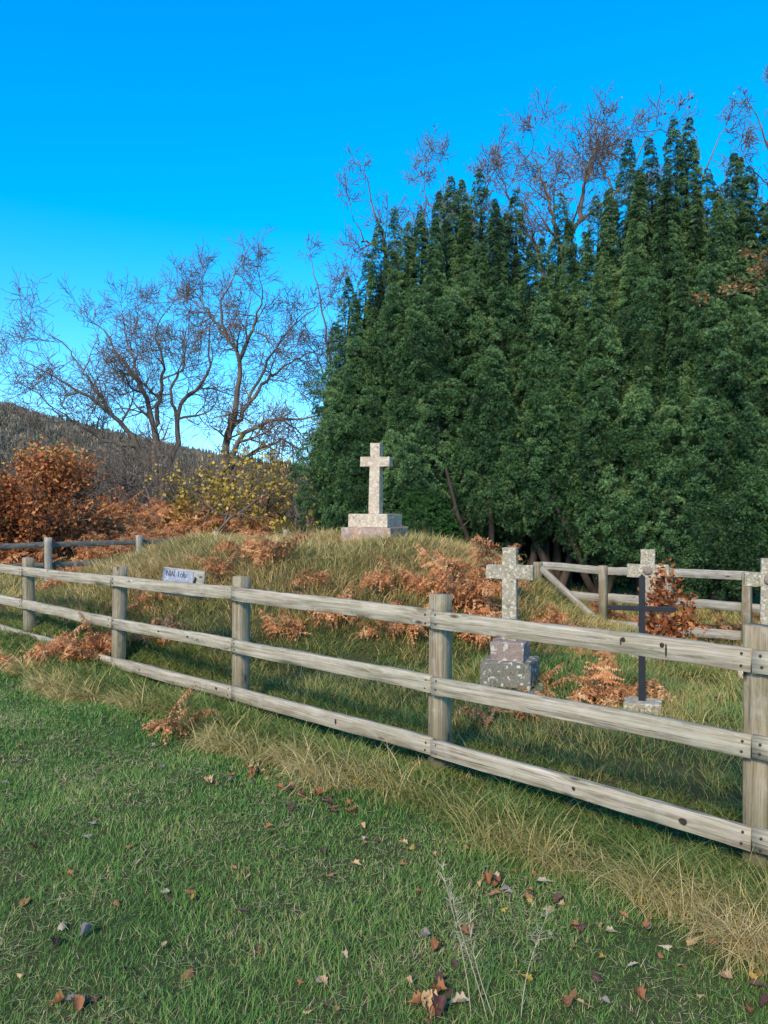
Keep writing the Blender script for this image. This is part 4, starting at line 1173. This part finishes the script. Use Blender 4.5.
def bracken(px, py, size, nf, label, seed, spread=1.0, lift=0.0):
    rg = random.Random(seed); p = G(px, py)
    root = empty('bracken_plant', tuple(p), 0, label, 'bracken', 'dead bracken clumps around the graves')
    for k in range(nf):
        o = link('frond', FRM[rg.randrange(5)], root)
        o.location = (rg.gauss(0, .10 * spread), rg.gauss(0, .10 * spread), -0.02 + lift)
        o.rotation_euler = (rg.uniform(-.5, .5), rg.uniform(-.35, .35), rg.uniform(0, 6.283)); s_ = size * rg.uniform(.65, 1.15); o.scale = (s_, s_, s_ * rg.uniform(1.0, 1.4))


BR = [
    (262, 566, .75, 9, 'reddish bracken clump on the mound shoulder left of the memorial'),
    (232, 578, .5, 5, 'small bracken tuft on the mound behind the fence post third from left'),
    (293, 551, .45, 6, 'bracken sprig below the small amber leaved shrub'),
    (243, 552, .4, 4, 'thin bracken tuft on the skyline of the mound left end'),
    (388, 588, .6, 7, 'small bracken tuft on the mound straight below the memorial plinth'),
    (335, 625, .6, 8, 'bracken tuft low on the mound, between top and middle rail'),
    (390, 640, .6, 8, 'bracken tuft on the mound slope just left of the centre post'),
    (428, 600, .65, 8, 'bracken tuft beside the top of the centre post'),
    (415, 628, .6, 8, 'bracken sprig hugging the left face of the centre post'),
    (468, 618, .95, 11, 'big orange bracken clump right of the centre post, upper half'),
    (487, 590, .9, 10, 'tall orange bracken on the crest left of the first grave cross'),
    (480, 645, .75, 11, 'bracken low between the centre post and first grave cross'),
    (470, 562, .45, 5, 'bracken on the skyline right of the memorial plinth'),
    (548, 640, .65, 9, 'bracken just right of the first grave cross base'),
    (540, 692, .38, 6, 'pale bracken sprig at the corner of the first grave cross foot'),
    (505, 722, .42, 6, 'dull bracken in front of the first grave cross below the middle rail'),
    (602, 700, .6, 12, 'orange bracken between the first grave cross and the iron cross'),
    (575, 660, .4, 5, 'small bracken behind the top rail left of the iron cross'),
    (600, 622, .65, 9, 'bracken at the end of the slanting broken rail'),
    (632, 630, .4, 5, 'bracken at the left foot of the bossed stone cross'),
    (735, 645, .7, 10, 'bracken left of the half cut stone cross, under the far fence'),
    (700, 640, .45, 6, 'bracken right of the russet sapling below the far fence'),
    (545, 580, .4, 4, 'bracken frond poking out behind the first grave cross arm'),
    (150, 646, .5, 7, 'dull bracken below the middle rail right of the second post from left'),
    (140, 612, .5, 6, 'bracken between the rails under the signboard'),
    (192, 596, .5, 6, 'pale bracken tuft to the right of the signboard'),
    (92, 660, .6, 10, 'crumpled brown bracken against the foot of the second post from left'),
    (58, 664, .55, 9, 'crumpled brown bracken spilling out between the two leftmost posts'),
    (28, 668, .45, 7, 'brown bracken at the verge edge by the leftmost post'),
    (8, 612, .5, 6, 'orange bracken behind the fence at the left edge of the picture'),
    (60, 592, .6, 8, 'bracken patch inside the fence right of the leftmost post'),
    (176, 738, .42, 5, 'single upright tuft of dead bracken in the verge below the bottom rail'),
    (306, 588, .5, 6, 'bracken tuft on the mound face left below the memorial plinth'),
    (440, 575, .5, 6, 'bracken tuft on the mound face above the centre post'),
    (300, 640, .45, 6, 'low bracken tuft between the third post and centre post, near the middle rail'),
    (740, 668, .4, 5, 'bracken close behind the rightmost post'),
    (10, 575, .5, 7, 'bracken inside the corner behind the leftmost rails'),
]
for i, (px, py, s_, nf, lab) in enumerate(BR): bracken(px, py, s_, nf, lab, 900 + i)

# bank of bracken behind the left fence
mb = MB()
n = 620
bx = RNG.uniform(-17, -3.6, n); by = RNG.uniform(18.6, 27, n)
k = (by > 16.6 + (bx + 7.0) * 0.97 + 1.6) & (bx > -0.75 * by); bx, by = bx[k], by[k]
for x_, y_ in zip(bx, by):
    f = FR[random.randrange(5)]
    v = np.concatenate(f.v); a = random.uniform(0, 6.283); s_ = random.uniform(.9, 1.5); ca, sa = math.cos(a), math.sin(a)
    v2 = np.stack([v[:, 0] * ca - v[:, 1] * sa, v[:, 0] * sa + v[:, 1] * ca, v[:, 2] * random.uniform(.8, 1.15)], 1) * s_ + np.array([x_, y_, float(HF(x_, y_))])
    off = mb.n
    tt = np.concatenate(f.t) + random.uniform(-.15, .15)
    (f0, m0) = f.f[0]; mb.add(v2, f0, tt)
    for (ff, mm) in f.f[1:]: mb.f.append((ff + off, 0))
tag(mb.build('bracken_bank', [M['bracken']]), 'bank of dead orange bracken behind the left fence', 'bracken', kind='stuff')


# ------------------------------------------------------------------ fallen leaves
def oak_leaf(seed, curl, lobed=True):
    rg = np.random.default_rng(seed); n = 17; t = np.linspace(0, 1, n)
    w = 0.29 * np.sin(np.pi * np.clip(t, 0, 1) ** 1.25) ** .8
    if lobed: w = w * (1 + 0.17 * np.sin(t * 2 * np.pi * 3.6 - .6 + seed))
    w[0] = 0.008; w[-1] = 0.01
    cols = np.array([-1, -.5, 0, .5, 1])
    X = np.repeat(t[:, None], 5, 1) - 0.5 + 0.06 * np.abs(cols)[None]
    Y = w[:, None] * cols[None]
    Z = curl * (0.9 * (Y ** 2) * 3.2 + 0.28 * (t[:, None] - .5) ** 2) + 0.02 * np.sin(t[:, None] * 9 + cols[None] * 2 + seed)
    v = np.stack([X, Y, Z], -1).reshape(-1, 3)
    idx = np.arange(n * 5).reshape(n, 5)
    q = np.stack([idx[:-1, :-1], idx[1:, :-1], idx[1:, 1:], idx[:-1, 1:]], -1).reshape(-1, 4)
    mb = MB(); mb.add(v, q, np.repeat(0.4 + 0.4 * rg.random(n), 5))
    st = np.array([[-.5, 0, Z[0, 2]], [-.6, .01, Z[0, 2] + .01], [-.7, .03, .02]]); tubes(mb, st[None], np.array([[.012, .01, .008]]), 4, .2)
    return mb


LK = {
    'brown': ('leaf_brown', 'curled russet brown oak leaf'), 'dark': ('leaf_dark', 'dark rotting oak leaf'), 'pale': ('leaf_pale', 'pale upturned oak leaf'),
    'yellow': ('leaf_yellow', 'bright yellow fallen leaf'), 'grey': ('leaf_grey', 'grey purple fallen leaf'), 'tan': ('leaf_tan', 'tan dry oak leaf')}
LM = {k: [oak_leaf(10 + i, c, k not in ('grey',) or i == 0).mesh('fallen_leaf', [M[m]], True) for i, c in enumerate((0.5, 1.3, 2.2, -0.8))] for k, (m, _) in LK.items()}


def fallen(px, py, kind, size, where=None):
    p = G(px, py)
    o = link('fallen_leaf', LM[kind][random.randrange(4)])
    o.location = (p[0], p[1], p[2] + random.uniform(0.010, 0.024)); o.rotation_euler = (random.gauss(0, .22), random.gauss(0, .22), random.uniform(0, 6.283))
    s_ = size * random.uniform(.62, .92); o.scale = (s_, s_ * random.uniform(.8, 1.1), s_)
    if where is None:
        u = float(fence_s(p[0], p[1])) - float(edge(p[0], p[1]))
        if u < 0.28: where = 'along the foot of the long verge grass'
        elif px < 260: where = 'on the short lawn at the left' if py < 880 else 'on the near lawn at the lower left'
        elif px < 520: where = 'on the short lawn in the middle' if py < 880 else 'on the near lawn in the middle'
        else: where = 'on the lawn at the lower right'
    tag(o, LK[kind][1] + ' lying ' + where, 'leaf', 'fallen leaves on the lawn')


LV = [(118, 907, 'brown', .085), (164, 897, 'pale', .075), (172, 902, 'dark', .08), (190, 896, 'brown', .07), (245, 881, 'tan', .085), (207, 785, 'tan', .09), (216, 788, 'brown', .06),
      (86, 941, 'grey', .075), (62, 934, 'pale', .09), (258, 958, 'brown', .075), (186, 980, 'brown', .10), (75, 1003, 'grey', .09), (80, 1013, 'brown', .09), (70, 880, 'brown', .075), (90, 828, 'grey', .09),
      (545, 888, 'pale', .09), (488, 886, 'brown', .10), (498, 890, 'brown', .085), (514, 876, 'brown', .08), (505, 893, 'grey', .06), (425, 941, 'grey', .085), (436, 955, 'brown', .095), (602, 963, 'yellow', .065),
      (612, 939, 'pale', .075), (648, 932, 'pale', .085), (632, 974, 'pale', .06), (567, 1007, 'brown', .09), (584, 1010, 'tan', .08), (738, 968, 'brown', .085), (760, 993, 'dark', .11), (766, 1010, 'dark', .12), (750, 1018, 'brown', .1),
      (548, 912, 'tan', .10), (558, 906, 'dark', .09), (432, 843, 'pale', .07), (428, 1004, 'yellow', .09), (428, 1016, 'brown', .1), (458, 1012, 'pale', .08), (440, 1020, 'dark', .1), (448, 998, 'dark', .07), (503, 913, 'yellow', .055),
      (574, 930, 'brown', .07), (572, 952, 'brown', .06), (665, 950, 'pale', .055), (700, 1000, 'tan', .07), (640, 1003, 'brown', .08), (725, 985, 'pale', .07), (455, 970, 'dark', .08), (650, 920, 'brown', .07),
      (230, 784, 'grey', .08), (290, 785, 'dark', .09), (250, 770, 'tan', .06), (218, 808, 'yellow', .05), (268, 832, 'brown', .06), (345, 962, 'pale', .05), (300, 985, 'brown', .05), (142, 1003, 'pale', .04),
      (18, 765, 'pale', .06), (5, 787, 'grey', .06), (75, 742, 'pale', .05), (155, 750, 'pale', .05), (162, 772, 'grey', .06), (247, 802, 'brown', .06), (240, 880, 'brown', .05), (320, 990, 'grey', .05), (365, 845, 'brown', .06), (330, 880, 'brown', .05), (355, 905, 'dark', .06)]
for a_ in LV: fallen(*a_)
rn = random.Random(42)
kinds = ['brown'] * 5 + ['dark'] * 3 + ['tan'] * 2 + ['pale'] * 1 + ['grey'] * 1 + ['yellow']
for k in range(46):                                                    # drift of leaves gathered where the verge meets the lawn
    f = rn.random(); px = 245 + f * 110 + rn.gauss(0, 8); py = 772 + f * 44 + rn.gauss(0, 6)
    fallen(px, py, rn.choice(['brown', 'dark', 'dark', 'brown', 'tan']), rn.uniform(.055, .09))
for k in range(26):
    f = rn.random(); px = 360 + f * 400; py = 838 + f * 135 + rn.gauss(0, 9)
    fallen(px, py, rn.choice(kinds), rn.uniform(.05, .085))
for k in range(92):
    px = rn.uniform(5, 763); py = rn.uniform(700, 1020)
    p = G(px, py)
    if float(fence_s(p[0], p[1])) < float(edge(p[0], p[1])) + 0.05: continue
    fallen(px, py, rn.choice(kinds), rn.uniform(.04, .08))
for k in range(12):
    fallen(420 + rn.gauss(0, 12) + 30 * rn.random(), 1008 + rn.gauss(0, 8), rn.choice(['brown', 'dark', 'tan', 'brown']), rn.uniform(.06, .1))


# ------------------------------------------------------------------ dry seeding grass stalks
def stalk(px, py, tx, ty, seed, label):
    rg = np.random.default_rng(seed); p = G(px, py); top = P(tx, ty, p[1] + 0.12)
    root = empty('dry_grass_stalk', tuple(p), 0, label, 'grass stalk', 'dry seeding grass stalks in the near lawn')
    d = top - p; t = np.linspace(0, 1, 10)
    pts = d[None] * t[:, None] + np.stack([0.02 * np.sin(t * 3 + seed), 0.02 * np.sin(t * 2.2), np.zeros(10)], 1)
    mb = MB(); tubes(mb, pts[None], np.linspace(.0017, .0008, 10)[None], 4, .6); mb.build('stem', [M['stalk']], root)
    mb = MB(); n = 36
    f = rg.uniform(.42, 1, n); b = np.stack([np.interp(f, t, pts[:, k]) for k in range(3)], 1)
    blades(mb, b, rg.uniform(.02, .07, n), np.full(n, .003), rg.uniform(0, 6.283, n), rg.uniform(.3, 1.3, n), rg.uniform(.2, 1.2, n), 2, rg.uniform(.4, 1, n)); mb.build('seed_head', [M['stalk']], root)


stalk(466, 1020, 446, 866, 1, 'leftmost pale dry grass stalk standing in the near lawn')
stalk(482, 1022, 455, 880, 2, 'second pale dry grass stalk, leaning beside the leftmost one')
stalk(492, 1020, 470, 905, 3, 'third pale dry grass stalk, shortest of the near cluster')
stalk(526, 1018, 545, 915, 4, 'dry grass stalk leaning right, apart from the near cluster')

# ------------------------------------------------------------------ light, sky, camera
SUN_EL, SUN_AZ = R(36), R(203)        # compass-style bearing of the sun, clockwise from +Y: behind the viewer, to the left
sd_ = Vector((math.sin(SUN_AZ) * math.cos(SUN_EL), math.cos(SUN_AZ) * math.cos(SUN_EL), math.sin(SUN_EL)))
sl = bpy.data.lights.new('sun', 'SUN'); sl.energy = 5.0; sl.angle = R(13.0); sl.color = (1.0, 0.84, 0.64)
so = bpy.data.objects.new('sun', sl); COL.objects.link(so); so.rotation_euler = sd_.to_track_quat('Z', 'Y').to_euler(); so.location = (-10, -15, 12)

w = bpy.data.worlds.new('World'); scene.world = w; w.use_nodes = True
nt = w.node_tree; bg = nt.nodes['Background']
sky = N(nt, 'ShaderNodeTexSky'); sky.sky_type = 'NISHITA'; sky.sun_disc = False
sky.sun_elevation = SUN_EL; sky.sun_rotation = SUN_AZ; sky.air_density = 1.0; sky.dust_density = 0.3; sky.ozone_density = 2.0
hs = N(nt, 'ShaderNodeHueSaturation'); hs.inputs['Saturation'].default_value = 1.55; hs.inputs['Hue'].default_value = 0.497; hs.inputs['Value'].default_value = 2.6
tcw = N(nt, 'ShaderNodeTexCoord'); mpw = N(nt, 'ShaderNodeMapping'); mpw.inputs['Scale'].default_value = (1, 1, 0.85); mpw.inputs['Location'].default_value = (0, 0, 0.075)
nrw = N(nt, 'ShaderNodeVectorMath', operation='NORMALIZE')
nt.links.new(tcw.outputs['Generated'], mpw.inputs[0]); nt.links.new(mpw.outputs[0], nrw.inputs[0]); nt.links.new(nrw.outputs[0], sky.inputs['Vector'])
nt.links.new(sky.outputs[0], hs.inputs['Color']); nt.links.new(hs.outputs[0], bg.inputs[0]); bg.inputs[1].default_value = 0.13

cam = bpy.data.cameras.new('camera'); co = bpy.data.objects.new('camera', cam); COL.objects.link(co)
cam.sensor_fit = 'VERTICAL'; cam.sensor_height = 36.0; cam.lens = 36.0 * F / 1024.0
cam.clip_start = 0.05; cam.clip_end = 6000
co.location = (0, 0, CAMZ); co.rotation_euler = (R(90), 0, 0); cam.shift_y = (512 - CY) / 1024.0 * -1
scene.camera = co
scene.view_settings.view_transform = 'Standard'; scene.view_settings.look = 'None'; scene.view_settings.exposure = 0
scene.render.engine = 'CYCLES'
scene.cycles.max_bounces = 5; scene.cycles.diffuse_bounces = 3; scene.cycles.transmission_bounces = 3; scene.cycles.transparent_max_bounces = 4
